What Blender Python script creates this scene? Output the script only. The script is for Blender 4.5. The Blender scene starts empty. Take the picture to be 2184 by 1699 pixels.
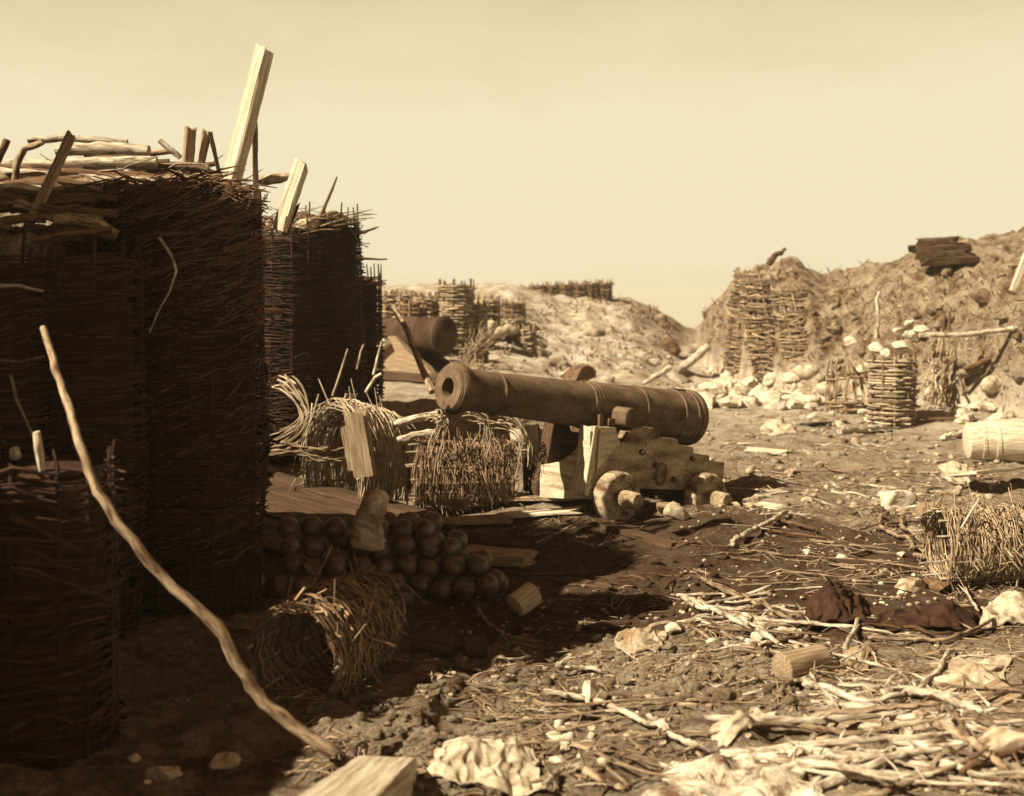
import bpy, bmesh, math, random
from mathutils import Vector, Matrix, noise
V = Vector
R = random.Random(7)
sc = bpy.context.scene
COL = sc.collection
PI = math.pi
def ss(a, b, x):
    t = max(0.0, min(1.0, (x - a) / (b - a))); return t * t * (3 - 2 * t)
def lerp(a, b, t): return a + (b - a) * t
def interp(x, xs, ys):
    if x <= xs[0]: return ys[0]
    for i in range(1, len(xs)):
        if x <= xs[i]: return lerp(ys[i-1], ys[i], (x - xs[i-1]) / (xs[i] - xs[i-1]))
    return ys[-1]
def nz(x, y, z=0.0): return noise.noise(V((x, y, z)))
# ------------------------------------------------------------------ camera numbers
CAMZ, F, CX, CY = 2.2, 2636.0, 1092.0, 622.0        # picture units: 2184 x 1699
def P(px, py, d): return V(((px - CX) / F * d, d, CAMZ - (py - CY) / F * d))
# ------------------------------------------------------------------ terrain
def hbase(x, y):
    z = 0.0
    # broad unevenness and clods
    near = 1 - ss(18, 30, y)
    z += 0.10 * nz(x * .45, y * .45, 3.1) + 0.05 * nz(x * 1.3, y * 1.3, 1.7)
    # worn crest right of the middle
    z += 0.16 * math.exp(-((x - 1.2) / .8) ** 2 - ((y - 7.6) / .7) ** 2)
    z += 0.10 * math.exp(-((x - 2.6) / 1.2) ** 2 - ((y - 5.6) / .8) ** 2)
    z += 0.12 * ss(9.5, 11.3, y) * (1 - ss(13.6, 15, y)) * ss(-.6, .8, x) * (1 - ss(2.6, 4, x))
    # back left rises to the second gun
    z += 0.42 * ss(15.5, 20, y) * (1 - ss(-.4, 1.6, x))
    # crater shade behind the first gun
    z -= 0.25 * math.exp(-((x - 6.1) / 1.6) ** 2 - ((y - 20.6) / .9) ** 2)
    # far bank with crest near y = 44
    px = CX + x / max(y, 1) * F
    top = interp(px, [700, 1000, 1250, 1345, 1400, 1460, 1520, 1700], [1.9, 1.95, 2.0, 1.75, 1.35, .8, .55, .4])
    far = top * ss(25, 43, y) + .35 * ss(20, 26, y) * (1 - ss(1350, 1480, px)) * (1 - ss(30, 36, y))
    far += (.18 * nz(x * .35, y * .35, 8.0) + .13 * nz(x * 1.3, y * 1.3, 2.0) + .07 * nz(x * 3.1, y * 3.1, 2.5)) * ss(23, 29, y)
    z += far
    # right-hand earthwork
    if x > 2.5 and y > 16:
        foot = interp(x, [3.6, 4.6, 6.0, 8.0, 9.6, 14], [33, 30.5, 26.2, 23.4, 21.2, 19.5])
        hh = interp(px, [1470, 1500, 1560, 1610, 1680, 1760, 1950, 2184, 2500], [0, 1.2, 2.3, 2.75, 2.9, 2.5, 3.06, 3.35, 3.6])
        foot += 1.0 * nz(x * 1.15, 4.2) + .35 * nz(x * 3.3, 1.2)
        m = .72 * ss(foot, foot + 1.6, y) + .28 * ss(foot + .6, foot + 4.6, y)
        rough = .34 * nz(x * .9, y * .9, 5.5) + .26 * abs(nz(x * 2.1, y * 2.1, 2.2)) - .1 + .10 * nz(x * 5.2, y * 5.2, 1.2)
        z = lerp(z, max(z, hh + rough), m * ss(1470 + 14 * nz(y * 1.7, 3), 1512, px))
    # behind everything the ground drops to the shore
    z = lerp(z, -24, ss(47, 150, y))
    # parapet core behind the left revetment, plus unseen banks added to cast shade
    if x < -1.9:
        e = ss(-2.35, -2.75, x)
        w1 = ss(8.7, 9.2, y) * (1 - ss(10.3, 10.7, y))
        w2 = ss(15.9, 16.4, y) * (1 - ss(18.2, 19.5, y))
        w0 = ss(6.3, 6.7, y) * ss(-2.75, -3.1, x)
        w0 *= (1 - ss(10.4, 10.8, y))
        tall = 2.62 + .38 * ss(8.9, 9.5, y) + .12 * nz(x * 1.1, y * 1.1, 4.4)
        z = lerp(z, tall, max(e * w1, e * w2))
        z = lerp(z, max(z, 1.9 + .7 * ss(7.2, 8.0, y) + .1 * nz(x * 1.4, y * 1.4, 6)), w0)
        wf = (1 - ss(6.0, 6.25, y)) * ss(-2.95, -3.2, x)  # unseen bank added to shade the near left ground
        z = lerp(z, max(z, 2.2), wf)
        w_shade = ss(5.4, 5.65, y) * (1 - ss(7.9, 8.2, y)) * ss(-3.5, -3.75, x)  # unseen tall bank, added and shaped to throw shade over the middle ground
        z = lerp(z, 4.5 + .9 * nz(y * 1.9, 2) + .35 * nz(y * 5.1, 7), w_shade)
        sill = ss(-3.3, -3.9, x) * ss(10, 10.6, y) * (1 - ss(15.6, 16.2, y))
        z = lerp(z, max(z, 1.35 + .12 * nz(x, y, 9)), sill)
    return z
def h(x, y):
    z = hbase(x, y)
    if y < 24 and -4 < x < 9:
        k = (1 - ss(18, 24, y)) * (1.0 - .75 * (ss(10.6, 11.4, y) * (1 - ss(14.2, 15, y)) * (1 - ss(-.4, .3, x))))
        z += k * (.06 * nz(x * 2.9, y * 2.9, .3) + .04 * nz(x * 6.7, y * 6.7, 1.3) + .022 * nz(x * 14, y * 14, 2.3))
    return z
def G(px, py, lift=0.0):
    """ground point seen at a picture point"""
    lo, d = 4.0, 4.0
    while d < 60:
        p = P(px, py, d)
        if p.z <= h(p.x, p.y): break
        lo = d; d += .12 if d < 20 else .4
    hi = d
    for _ in range(12):
        m = (lo + hi) / 2; p = P(px, py, m)
        if p.z <= h(p.x, p.y): hi = m
        else: lo = m
    p = P(px, py, hi); p.z = h(p.x, p.y) + lift
    return p
# ------------------------------------------------------------------ mesh builder
class MB:
    def __init__(s): s.v = []; s.f = []; s.g = []
    def add(s, pts, faces, gv=None):
        o = len(s.v); s.v += [tuple(p) for p in pts]; s.f += [tuple(i + o for i in f) for f in faces]
        s.g += gv if gv else [tuple(p) for p in pts]
    def tube(s, pts, rad, sides=6, wob=0.0, cap=True):
        n = len(pts); pts = [V(p) for p in pts]
        if not hasattr(rad, '__len__'): rad = [rad] * n
        off = R.random() * 50; vs = []; gs = []; L = 0; prev = None
        for i in range(n):
            t = (pts[min(i+1, n-1)] - pts[max(i-1, 0)])
            t = t.normalized() if t.length > 1e-9 else V((0, 0, 1))
            if prev is None:
                a = V((0, 0, 1)) if abs(t.z) < .9 else V((1, 0, 0))
                n1 = t.cross(a).normalized()
            else:
                n1 = (prev - t * prev.dot(t)); n1 = n1.normalized() if n1.length > 1e-6 else t.orthogonal().normalized()
            prev = n1; n2 = t.cross(n1)
            if i: L += (pts[i] - pts[i-1]).length
            for k in range(sides):
                a = 2 * PI * k / sides
                r = rad[i] * (1 + (wob * nz(k * 1.7 + off, L * 14, off) if wob else 0))
                vs.append(pts[i] + n1 * (math.cos(a) * r) + n2 * (math.sin(a) * r))
                gs.append((math.cos(a) * r + off, math.sin(a) * r, L))
        fs = []
        for i in range(n - 1):
            for k in range(sides):
                k2 = (k + 1) % sides
                fs.append((i*sides + k, i*sides + k2, (i+1)*sides + k2, (i+1)*sides + k))
        if cap:
            fs.append(tuple(range(sides))[::-1]); fs.append(tuple((n-1)*sides + k for k in range(sides)))
        s.add(vs, fs, gs)
    def plank(s, p0, p1, side, w, t, n=12, jag=.0, warp=.004, taper=1.0, jag0=None):
        """board from p0 to p1; side = direction of its width"""
        p0, p1 = V(p0), V(p1); ax = (p1 - p0); L = ax.length; ax.normalize()
        side = V(side); side = (side - ax * side.dot(ax)).normalized(); up = side.cross(ax).normalized()
        off = R.random() * 40; c = min(w, t) * .12
        sec = [(-w/2 + c, -t/2), (w/2 - c, -t/2), (w/2, -t/2 + c), (w/2, t/2 - c), (w/2 - c, t/2), (0, t/2), (-w/2 + c, t/2), (-w/2, t/2 - c), (-w/2, -t/2 + c)]
        m = len(sec); vs = []; gs = []; jag0 = jag if jag0 is None else jag0
        j0 = [R.uniform(-1, 1) * jag0 for _ in sec]; j1 = [R.uniform(-1, 1) * jag for _ in sec]
        for i in range(n + 1):
            u = i / n; k = lerp(1, taper, u)
            for q, (a, b) in enumerate(sec):
                l = u * L + (j0[q] * (1 - u) ** 4) + (j1[q] * u ** 4)
                wv = warp * nz(l * 4 + off, q * .7, off) + .06 * min(w, t) * nz(l * 17 + off, q * 2.3, off + 5)
                vs.append(p0 + ax * l + side * (a * k + wv) + up * (b * k + warp * nz(l * 5, off, q * .9)))
                gs.append((a + off, b, l))
        fs = []
        for i in range(n):
            for q in range(m):
                q2 = (q + 1) % m
                fs.append((i*m + q, i*m + q2, (i+1)*m + q2, (i+1)*m + q))
        fs.append(tuple(range(m))[::-1]); fs.append(tuple(n*m + q for q in range(m)))
        s.add(vs, fs, gs)
    def prism(s, outline, ax, off_vec):
        """outline: world points of one face; extruded by off_vec"""
        n = len(outline); a = [V(p) for p in outline]; b = [p + off_vec for p in a]
        fs = [tuple(range(n)), tuple(range(2*n - 1, n - 1, -1))]
        for i in range(n):
            j = (i + 1) % n; fs.append((j, i, n + i, n + j))
        o = R.random() * 30
        gs = [(p.z + o, 0, V((p.x, p.y, 0)).dot(ax)) for p in a] + [(p.z + o, .1, V((p.x, p.y, 0)).dot(ax)) for p in b]
        s.add(a + b, fs, gs)
    def lathe(s, o, ax, prof, seg=40, jit=0.0):
        o, ax = V(o), V(ax).normalized(); n1 = ax.cross(V((0, 0, 1)))
        n1 = n1.normalized() if n1.length > 1e-4 else V((1, 0, 0)); n2 = n1.cross(ax)
        vs = []; gs = []
        for (l, r) in prof:
            for k in range(seg):
                a = 2 * PI * k / seg; rr = r * (1 + jit * nz(math.cos(a) * 2, math.sin(a) * 2, l * 6))
                vs.append(o + ax * l + n1 * (rr * math.cos(a)) + n2 * (rr * math.sin(a)))
                gs.append((rr * math.cos(a), rr * math.sin(a), l))
        fs = []
        for i in range(len(prof) - 1):
            for k in range(seg):
                k2 = (k + 1) % seg; fs.append((i*seg + k, (i+1)*seg + k, (i+1)*seg + k2, i*seg + k2))
        fs.append(tuple(range(seg))); fs.append(tuple((len(prof)-1)*seg + k for k in range(seg))[::-1])
        s.add(vs, fs, gs)
    def rock(s, c, r, sq=(1, 1, 1), sub=3, rough=.22, cuts=11):
        bm = bmesh.new(); bmesh.ops.create_icosphere(bm, subdivisions=sub, radius=1.0)
        o = R.random() * 90; pl = []
        for _ in range(cuts):
            n = V((R.gauss(0, 1), R.gauss(0, 1), R.gauss(0, 1))).normalized(); pl.append((n, R.uniform(.42, .82)))
        rz = Matrix.Rotation(R.random() * 6.3, 3, 'Z'); vs = []
        for vv in bm.verts:
            p = vv.co.copy()
            for n, d in pl:
                e = p.dot(n) - d
                if e > 0: p -= n * e
            p *= 1 + rough * noise.noise(p * 1.6 + V((o, 0, 0))) + rough * .35 * noise.noise(p * 5 + V((o, 0, 0)))
            p = rz @ p
            vs.append(V(c) + V((p.x * sq[0], p.y * sq[1], p.z * sq[2])) * r)
        fs = [tuple(x.index for x in f.verts) for f in bm.faces]; bm.free()
        s.add(vs, fs)
    def build(s, name, mat, parent=None, smooth=40, origin=None):
        if parent is not None: o0 = V(parent.location) + (V(parent.parent.location) if parent.parent else V())
        elif origin is not None: o0 = V(origin)
        else:
            n = max(1, len(s.v)); zs = min(p[2] for p in s.v)
            o0 = V((sum(p[0] for p in s.v) / n, sum(p[1] for p in s.v) / n, zs))
        me = bpy.data.meshes.new(name)
        me.from_pydata([(p[0] - o0.x, p[1] - o0.y, p[2] - o0.z) for p in s.v], [], s.f)
        at = me.attributes.new('gv', 'FLOAT_VECTOR', 'POINT')
        at.data.foreach_set('vector', [c for g in s.g for c in g])
        me.materials.append(mat)
        if smooth:
            me.shade_smooth()
            if smooth < 170: me.set_sharp_from_angle(angle=math.radians(smooth))
        ob = bpy.data.objects.new(name, me); COL.objects.link(ob)
        if parent is not None: ob.parent = parent
        else: ob.location = o0
        return ob
def tag(o, label=None, cat=None, group=None, kind=None):
    if label: o['label'] = label
    if cat: o['category'] = cat
    if group: o['group'] = group
    if kind: o['kind'] = kind
    return o
def empty(name, loc, label, cat, group=None):
    o = bpy.data.objects.new(name, None); COL.objects.link(o); o.location = loc; o.empty_display_size = .1
    return tag(o, label, cat, group)
# ------------------------------------------------------------------ materials
TINT = (1.0, .77, .47)
def col(v, warm=0.0):
    k = [.03, .1, .25, .45, .7]
    g = interp(v, k, [.36, .53, .69, .85, .94]); b = interp(v, k, [.16, .27, .42, .62, .80])
    return (v, v * g, v * b, 1)
def mk(name, dark, light, scale=(8, 8, 8), coord='gv', isl=.0, rough=.85, bump=.3, bdist=.01, spec=.25, wd=.6, wl=.15, detail=6, lo=.35, hi=.65, metal=0, spots=None, fine=None, objr=0, grey=0.0):
    cc = lambda v: tuple(lerp(a, b, grey) for a, b in zip(col(v), (v * .92, v * .80, v * .58, 1)))
    m = bpy.data.materials.new(name); m.use_nodes = True; nt = m.node_tree; N = nt.nodes; L = nt.links
    b = N['Principled BSDF']; b.inputs['Roughness'].default_value = rough; b.inputs['Specular IOR Level'].default_value = spec
    b.inputs['Metallic'].default_value = metal
    if coord == 'gv':
        c = N.new('ShaderNodeAttribute'); c.attribute_name = 'gv'; cv = c.outputs['Vector']
    else:
        c = N.new('ShaderNodeNewGeometry'); cv = c.outputs['Position']
    mp = N.new('ShaderNodeMapping'); mp.inputs['Scale'].default_value = scale; L.new(cv, mp.inputs['Vector'])
    n = N.new('ShaderNodeTexNoise'); n.inputs['Scale'].default_value = 1; n.inputs['Detail'].default_value = detail; n.inputs['Roughness'].default_value = .62
    L.new(mp.outputs[0], n.inputs['Vector'])
    r = N.new('ShaderNodeMapRange'); r.inputs[1].default_value = lo; r.inputs[2].default_value = hi; L.new(n.outputs['Fac'], r.inputs[0])
    mx = N.new('ShaderNodeMix'); mx.data_type = 'RGBA'; mx.inputs[6].default_value = cc(dark); mx.inputs[7].default_value = cc(light)
    L.new(r.outputs[0], mx.inputs[0]); out = mx.outputs[2]
    if fine:
        n3 = N.new('ShaderNodeTexNoise'); n3.inputs['Scale'].default_value = fine[0]; n3.inputs['Detail'].default_value = 3; L.new(cv, n3.inputs['Vector'])
        r3 = N.new('ShaderNodeMapRange'); r3.inputs[1].default_value = .3; r3.inputs[2].default_value = .7; r3.inputs[3].default_value = 1 - fine[1]; r3.inputs[4].default_value = 1 + fine[1]
        L.new(n3.outputs['Fac'], r3.inputs[0])
        vm = N.new('ShaderNodeVectorMath'); vm.operation = 'SCALE'; L.new(out, vm.inputs[0]); L.new(r3.outputs[0], vm.inputs['Scale']); out = vm.outputs[0]
    if isl:
        ge = N.new('ShaderNodeNewGeometry'); r2 = N.new('ShaderNodeMapRange'); r2.inputs[3].default_value = 1 - isl; r2.inputs[4].default_value = 1 + isl
        L.new(ge.outputs['Random Per Island'], r2.inputs[0])
        vm = N.new('ShaderNodeVectorMath'); vm.operation = 'SCALE'; L.new(out, vm.inputs[0]); L.new(r2.outputs[0], vm.inputs['Scale']); out = vm.outputs[0]
    if objr:
        oi = N.new('ShaderNodeObjectInfo'); r4 = N.new('ShaderNodeMapRange'); r4.inputs[3].default_value = 1 - objr; r4.inputs[4].default_value = 1 + objr
        L.new(oi.outputs['Random'], r4.inputs[0]); vm = N.new('ShaderNodeVectorMath'); vm.operation = 'SCALE'; L.new(out, vm.inputs[0]); L.new(r4.outputs[0], vm.inputs['Scale']); out = vm.outputs[0]
    L.new(out, b.inputs['Base Color'])
    if bump:
        bp = N.new('ShaderNodeBump'); bp.inputs['Strength'].default_value = bump; bp.inputs['Distance'].default_value = bdist
        L.new(n.outputs['Fac'], bp.inputs['Height']); L.new(bp.outputs[0], b.inputs['Normal'])
    return m
M = {}
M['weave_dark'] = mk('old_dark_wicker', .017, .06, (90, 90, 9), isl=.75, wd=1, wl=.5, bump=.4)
M['weave_mid'] = mk('brown_wicker', .10, .26, (90, 90, 9), isl=.65, wd=.8, wl=.3, bump=.4)
M['weave_pale'] = mk('bleached_wicker', .20, .48, (90, 90, 9), isl=.55, wd=.6, wl=.1, bump=.4)
M['weave_straw'] = mk('straw_coloured_wicker', .12, .36, (90, 90, 9), isl=.6, bump=.4)
M['wood_pale'] = mk('bleached_timber', .30, .62, (55, 55, 2.2), wd=.4, wl=.05, bump=.45, bdist=.012)
M['wood_grey'] = mk('weathered_timber', .13, .36, (60, 60, 2.4), wd=.6, wl=.15, bump=.5, bdist=.012)
M['wood_dark'] = mk('dark_damp_timber', .035, .10, (55, 55, 2.2), grey=.2, bump=.5, bdist=.012)
M['wheel'] = mk('dirty_worn_timber', .09, .42, (13, 13, 4), bump=.5, bdist=.01, lo=.36, hi=.66, fine=(50, .4))
M['wood_mid'] = mk('trodden_timber', .03, .10, (45, 45, 1.8), bump=.5, bdist=.012, fine=(30, .35), grey=.2)
M['paint'] = mk('worn_pale_paint_on_timber', .16, .50, (16, 16, 1.5), wd=.6, wl=.05, bump=.35, bdist=.008, lo=.3, hi=.55, fine=(40, .25))
M['cheek'] = mk('worn_brown_paint_on_timber', .09, .40, (6, 6, 2.2), bump=.5, bdist=.012, fine=(40, .4), lo=.36, hi=.62, detail=10)
M['bark_pale'] = mk('bleached_branch', .12, .60, (34, 34, 9), isl=.25, wd=.6, wl=.08, bump=.5)
M['bark_mid'] = mk('weathered_branch', .06, .34, (34, 34, 9), isl=.35, wd=.7, wl=.15, bump=.5)
M['bark_dark'] = mk('dark_branch', .05, .16, (50, 50, 5), isl=.4, wd=.9, wl=.4, bump=.5)
M['iron'] = mk('rusted_iron', .05, .19, (8, 8, 5), rough=.88, spec=.2, bump=.5, bdist=.008, fine=(150, .6), lo=.25, hi=.75, detail=10, grey=.3)
M['shot'] = mk('dark_cast_iron', .04, .15, (19, 19, 19), coord='pos', rough=.5, spec=.5, bump=.18, bdist=.005, fine=(110, .3), lo=.4, hi=.7, objr=.35, grey=.2)
M['gun_dark'] = mk('dark_rusted_iron', .035, .075, (3, 3, 3), rough=.85, spec=.2, bump=.4, bdist=.008, fine=(120, .4), grey=.25)
M['stone'] = mk('pale_limestone', .15, .54, (14, 14, 14), coord='pos', wd=.5, wl=0, bump=.6, bdist=.02, lo=.3, hi=.55)
M['stone_mid'] = mk('dirty_stone', .16, .46, (14, 14, 14), coord='pos', wd=.7, wl=.1, bump=.6, bdist=.02)
M['cloth_white'] = mk('dirty_white_canvas', .11, .46, (11, 11, 11), coord='pos', wd=.5, wl=0, bump=.25, bdist=.02, lo=.3, hi=.55, fine=(60, .15))
M['cloth_tan'] = mk('soiled_canvas', .20, .50, (6, 6, 6), coord='pos', wd=.6, wl=.1, bump=.3, bdist=.02, fine=(80, .25))
M['beam'] = mk('grey_sawn_timber', .24, .56, (48, 48, 1.6), bump=.4, bdist=.01)
M['hide'] = mk('stained_hide', .10, .58, (4.5, 4.5, 4.5), coord='pos', bump=.5, bdist=.02, lo=.42, hi=.6, fine=(70, .35), detail=9)
M['cloth_dark'] = mk('dark_wool', .018, .05, (12, 12, 12), coord='pos', wd=1, wl=.8, bump=.4, bdist=.02)
M['leather'] = mk('worn_leather', .14, .36, (10, 10, 10), coord='pos', rough=.6, wd=.8, wl=.2, bump=.3, bdist=.01)
M['earth_dark'] = mk('dark_earth', .02, .06, (11, 11, 11), coord='pos', bump=.8, bdist=.04)  # packed earth in a darker tone, fills the dark wicker gabions
M['earth'] = mk('packed_earth', .06, .18, (11, 11, 11), coord='pos', wd=.8, wl=.3, bump=.8, bdist=.04, fine=(60, .4))
def ground_mat():
    m = bpy.data.materials.new('trampled_soil'); m.use_nodes = True; nt = m.node_tree; N = nt.nodes; L = nt.links
    b = N['Principled BSDF']; b.inputs['Roughness'].default_value = .95; b.inputs['Specular IOR Level'].default_value = .1
    ge = N.new('ShaderNodeNewGeometry')
    def noi(scale, det, rgh=.6):
        n = N.new('ShaderNodeTexNoise'); n.inputs['Scale'].default_value = scale; n.inputs['Detail'].default_value = det; n.inputs['Roughness'].default_value = rgh
        L.new(ge.outputs['Position'], n.inputs['Vector']); return n.outputs['Fac']
    def rng(x, a, bb, c=0., d=1.):
        r = N.new('ShaderNodeMapRange'); r.inputs[1].default_value = a; r.inputs[2].default_value = bb; r.inputs[3].default_value = c; r.inputs[4].default_value = d
        L.new(x, r.inputs[0]); return r.outputs[0]
    def mix(f, a, bb):
        x = N.new('ShaderNodeMix'); x.data_type = 'RGBA'; L.new(f, x.inputs[0])
        for s, i in ((a, 6), (bb, 7)):
            if isinstance(s, tuple): x.inputs[i].default_value = s
            else: L.new(s, x.inputs[i])
        return x.outputs[2]
    big = rng(noi(.8, 5), .38, .62); mid = rng(noi(5, 7, .75), .40, .62); fin = rng(noi(38, 4, .7), .35, .65)
    c = mix(big, col(.10), col(.30)); c = mix(rng(mid, 0, 1, 0, .8), c, col(.52))
    c2 = mix(rng(fin, 0, 1, 0, .6), c, col(.06))
    def sq(o, c, r):
        a = N.new('ShaderNodeMath'); a.operation = 'SUBTRACT'; L.new(o, a.inputs[0]); a.inputs[1].default_value = c
        b_ = N.new('ShaderNodeMath'); b_.operation = 'DIVIDE'; L.new(a.outputs[0], b_.inputs[0]); b_.inputs[1].default_value = r
        c_ = N.new('ShaderNodeMath'); c_.operation = 'POWER'; L.new(b_.outputs[0], c_.inputs[0]); c_.inputs[1].default_value = 2; return c_.outputs[0]
    def addn(a, b_):
        x = N.new('ShaderNodeMath'); x.operation = 'ADD'; L.new(a, x.inputs[0]); L.new(b_, x.inputs[1]); return x.outputs[0]
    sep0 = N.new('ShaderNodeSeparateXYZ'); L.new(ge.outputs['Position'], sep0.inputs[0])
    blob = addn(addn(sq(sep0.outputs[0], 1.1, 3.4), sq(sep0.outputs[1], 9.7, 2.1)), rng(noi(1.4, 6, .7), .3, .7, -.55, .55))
    damp_shade = rng(blob, 1.15, .7)  # wet mud plus the centre shadow band, both put into the soil colour
    c2 = mix(rng(damp_shade, 0, 1, 0, .78), c2, col(.045))
    # paler dry soil farther back and on the earthworks
    sep = N.new('ShaderNodeSeparateXYZ'); L.new(ge.outputs['Position'], sep.inputs[0])
    back = rng(sep.outputs[1], 15, 24)
    pale = mix(rng(noi(2.2, 7, .72), .36, .62), col(.26), col(.66))
    pale = mix(rng(fin, 0, 1, 0, .45), pale, col(.13))
    xr = N.new('ShaderNodeMath'); xr.operation = 'MULTIPLY'; L.new(rng(sep.outputs[0], 3.0, 5.0), xr.inputs[0]); L.new(rng(sep.outputs[2], .25, .9), xr.inputs[1])
    bank = mix(rng(noi(3.1, 8, .78), .40, .60), col(.10), col(.42)); bank = mix(rng(fin, 0, 1, 0, .5), bank, col(.08))
    pale = mix(xr.outputs[0], pale, bank)
    c3 = mix(back, c2, pale)
    # chalky crumbs
    v = N.new('ShaderNodeTexVoronoi'); v.inputs['Scale'].default_value = 17; v.inputs['Randomness'].default_value = 1; L.new(ge.outputs['Position'], v.inputs['Vector'])
    spot = rng(v.outputs['Distance'], .16, .10); sel = rng(noi(1.7, 3), .54, .6)
    mu = N.new('ShaderNodeMath'); mu.operation = 'MULTIPLY'; L.new(spot, mu.inputs[0]); L.new(sel, mu.inputs[1])
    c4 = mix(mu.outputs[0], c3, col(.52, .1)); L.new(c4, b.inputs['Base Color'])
    ad = N.new('ShaderNodeMath'); ad.operation = 'ADD'; L.new(noi(9, 8, .75), ad.inputs[0])
    m2 = N.new('ShaderNodeMath'); m2.operation = 'MULTIPLY'; m2.inputs[1].default_value = .45; L.new(noi(45, 5, .7), m2.inputs[0]); L.new(m2.outputs[0], ad.inputs[1])
    bp = N.new('ShaderNodeBump'); bp.inputs['Strength'].default_value = 1; bp.inputs['Distance'].default_value = .07; L.new(ad.outputs[0], bp.inputs['Height']); L.new(bp.outputs[0], b.inputs['Normal'])
    return m
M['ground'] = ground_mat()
def sea_mat():
    m = bpy.data.materials.new('hazy_sea'); m.use_nodes = True; b = m.node_tree.nodes['Principled BSDF']
    b.inputs['Base Color'].default_value = (.35, .34, .28, 1); b.inputs['Roughness'].default_value = .9; b.inputs['Specular IOR Level'].default_value = .1
    return m
M['sea'] = sea_mat()
# ------------------------------------------------------------------ ground sheet, sea
def axis(parts):
    out = []
    for a, b, n in parts: out += [lerp(a, b, i / n) for i in range(n)]
    return out + [parts[-1][1]]
xs = axis([(-90, -14, 12), (-14, -4.2, 40), (-4.2, 5, 190), (5, 13, 90), (13, 30, 34), (30, 110, 12)])
ys = axis([(-20, 4, 12), (4, 12.4, 205), (12.4, 22, 130), (22, 36, 120), (36, 50, 60), (50, 170, 24)])
gm = MB(); nx = len(xs)
gm.v = [(x, y, h(x, y)) for y in ys for x in xs]; gm.g = gm.v
gm.f = [(j*nx + i, j*nx + i + 1, (j+1)*nx + i + 1, (j+1)*nx + i) for j in range(len(ys) - 1) for i in range(nx - 1)]
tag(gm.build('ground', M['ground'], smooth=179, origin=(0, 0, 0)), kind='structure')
sm = MB(); sm.v = [(-9000, 90, -20), (9000, 90, -20), (9000, 30000, -20), (-9000, 30000, -20)]; sm.g = sm.v; sm.f = [(0, 1, 2, 3)]
tag(sm.build('sea', M['sea'], smooth=0, origin=(0, 0, 0)), kind='structure')

def twiggy(mb, q, rad, sides=7, wob=.4, stubs=2):
    """a branch: kinked axis, knots, broken side twigs, a splintered end"""
    n = len(q); o = R.random() * 60; L_ = (q[-1] - q[0]).length; out = []
    for i in range(n - 1):
        for k in range(2):
            out.append(q[i].lerp(q[i+1], k / 2))
    out.append(q[-1]); m = len(out); r0 = rad[0]
    kink = [V((nz(i * .9, o), nz(i * .9, o + 9), .6 * nz(i * .9, o + 18))) * r0 * .55 for i in range(m)]
    out = [p + k for p, k in zip(out, kink)]
    rr = [lerp(rad[min(i // 2, n - 1)], rad[min(i // 2 + 1, n - 1)], (i % 2) / 2) * (1 + (.35 if R.random() < .09 else 0)) for i in range(m)]
    rr[-1] *= .6; rr[0] *= .85
    mb.tube(out, rr, sides, wob)
    for _ in range(stubs):
        i = R.randint(1, m - 2); t = (out[i+1] - out[i-1]).normalized(); s = V((R.gauss(0, 1), R.gauss(0, 1), R.uniform(-.2, .9))); s = (s - t * s.dot(t)).normalized()
        l = R.uniform(.03, .12) * (1 if L_ < 1 else 1.5); d = (t * R.choice((-1, 1)) * .8 + s).normalized()
        mb.tube([out[i], out[i] + d * l * .5 + s * l * .06, out[i] + d * l], [rr[i] * .5, rr[i] * .38, rr[i] * .16], 5, .3)
    for _ in range(2):
        t = (out[-1] - out[-2]).normalized(); d = V((R.gauss(0, 1), R.gauss(0, 1), R.gauss(0, 1))) * .3
        mb.tube([out[-1] - t * r0, out[-1] + (t + d) * r0 * R.uniform(1, 2.6)], [rr[-1] * .6, rr[-1] * .08], 4)
# ------------------------------------------------------------------ wicker gabions
def strand_pts(fn, r, z, t0, t1, step, amp, phase, hh, sag, flare=0.06):
    pts = []; k = int(abs(t1 - t0) / step) + 1
    for i in range(k + 1):
        th = t0 + step * i
        s = 1 if (int(round(th / step)) // 2 + phase) % 2 == 0 else -1
        rr = r + amp * s * math.cos(PI * (th / step - 0) / 2) ** 2 if False else r + (amp * s if int(round(th / step)) % 2 == 0 else 0)
        rr *= 1 + .03 * nz(math.cos(th) * 1.3, math.sin(th) * 1.3, z * 1.5)
        zz = z + sag * nz(th * 1.1, z * 3, r * 7)
        if i == k: rr += flare * R.random(); zz += R.uniform(-.02, .02)
        if i == 0: rr += flare * .7 * R.random()
        pts.append(fn(rr * math.cos(th), rr * math.sin(th), zz))
    return pts
def weave(mb, fn, r, z0, z1, ns=14, dz=.03, sr=.012, sides=4, sag=.02, loss=None, flare=.08, arc=(0, 2 * PI), wild=.15):
    n = int((z1 - z0) / dz); step = 2 * PI / (ns * 2)
    for i in range(n):
        z = z0 + i * dz + R.uniform(-.3, .3) * dz
        full = arc[1] - arc[0]; t = arc[0] + (R.random() * 6.3 if full > 6 else R.uniform(-.1, .2)); end = t + full
        while t < end - .1:
            ln = min(R.uniform(1.6, 3.6), end - t + .25)
            if not (loss and loss(t + ln / 2, z)):
                a = R.random()
                rr = sr * R.uniform(.7, 1.25)
                pts = strand_pts(fn, r + R.uniform(-.3, .5) * sr, z, round(t / step) * step, t + ln, step, sr * .6 + .011, i, z1, sag * (1 + (3 if a < wild else 0)), flare * (2.2 if a < wild else .6))
                m = len(pts); mb.tube(pts, [rr * (1 - .45 * k / m) for k in range(m)], sides, cap=False)
            t += ln
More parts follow.
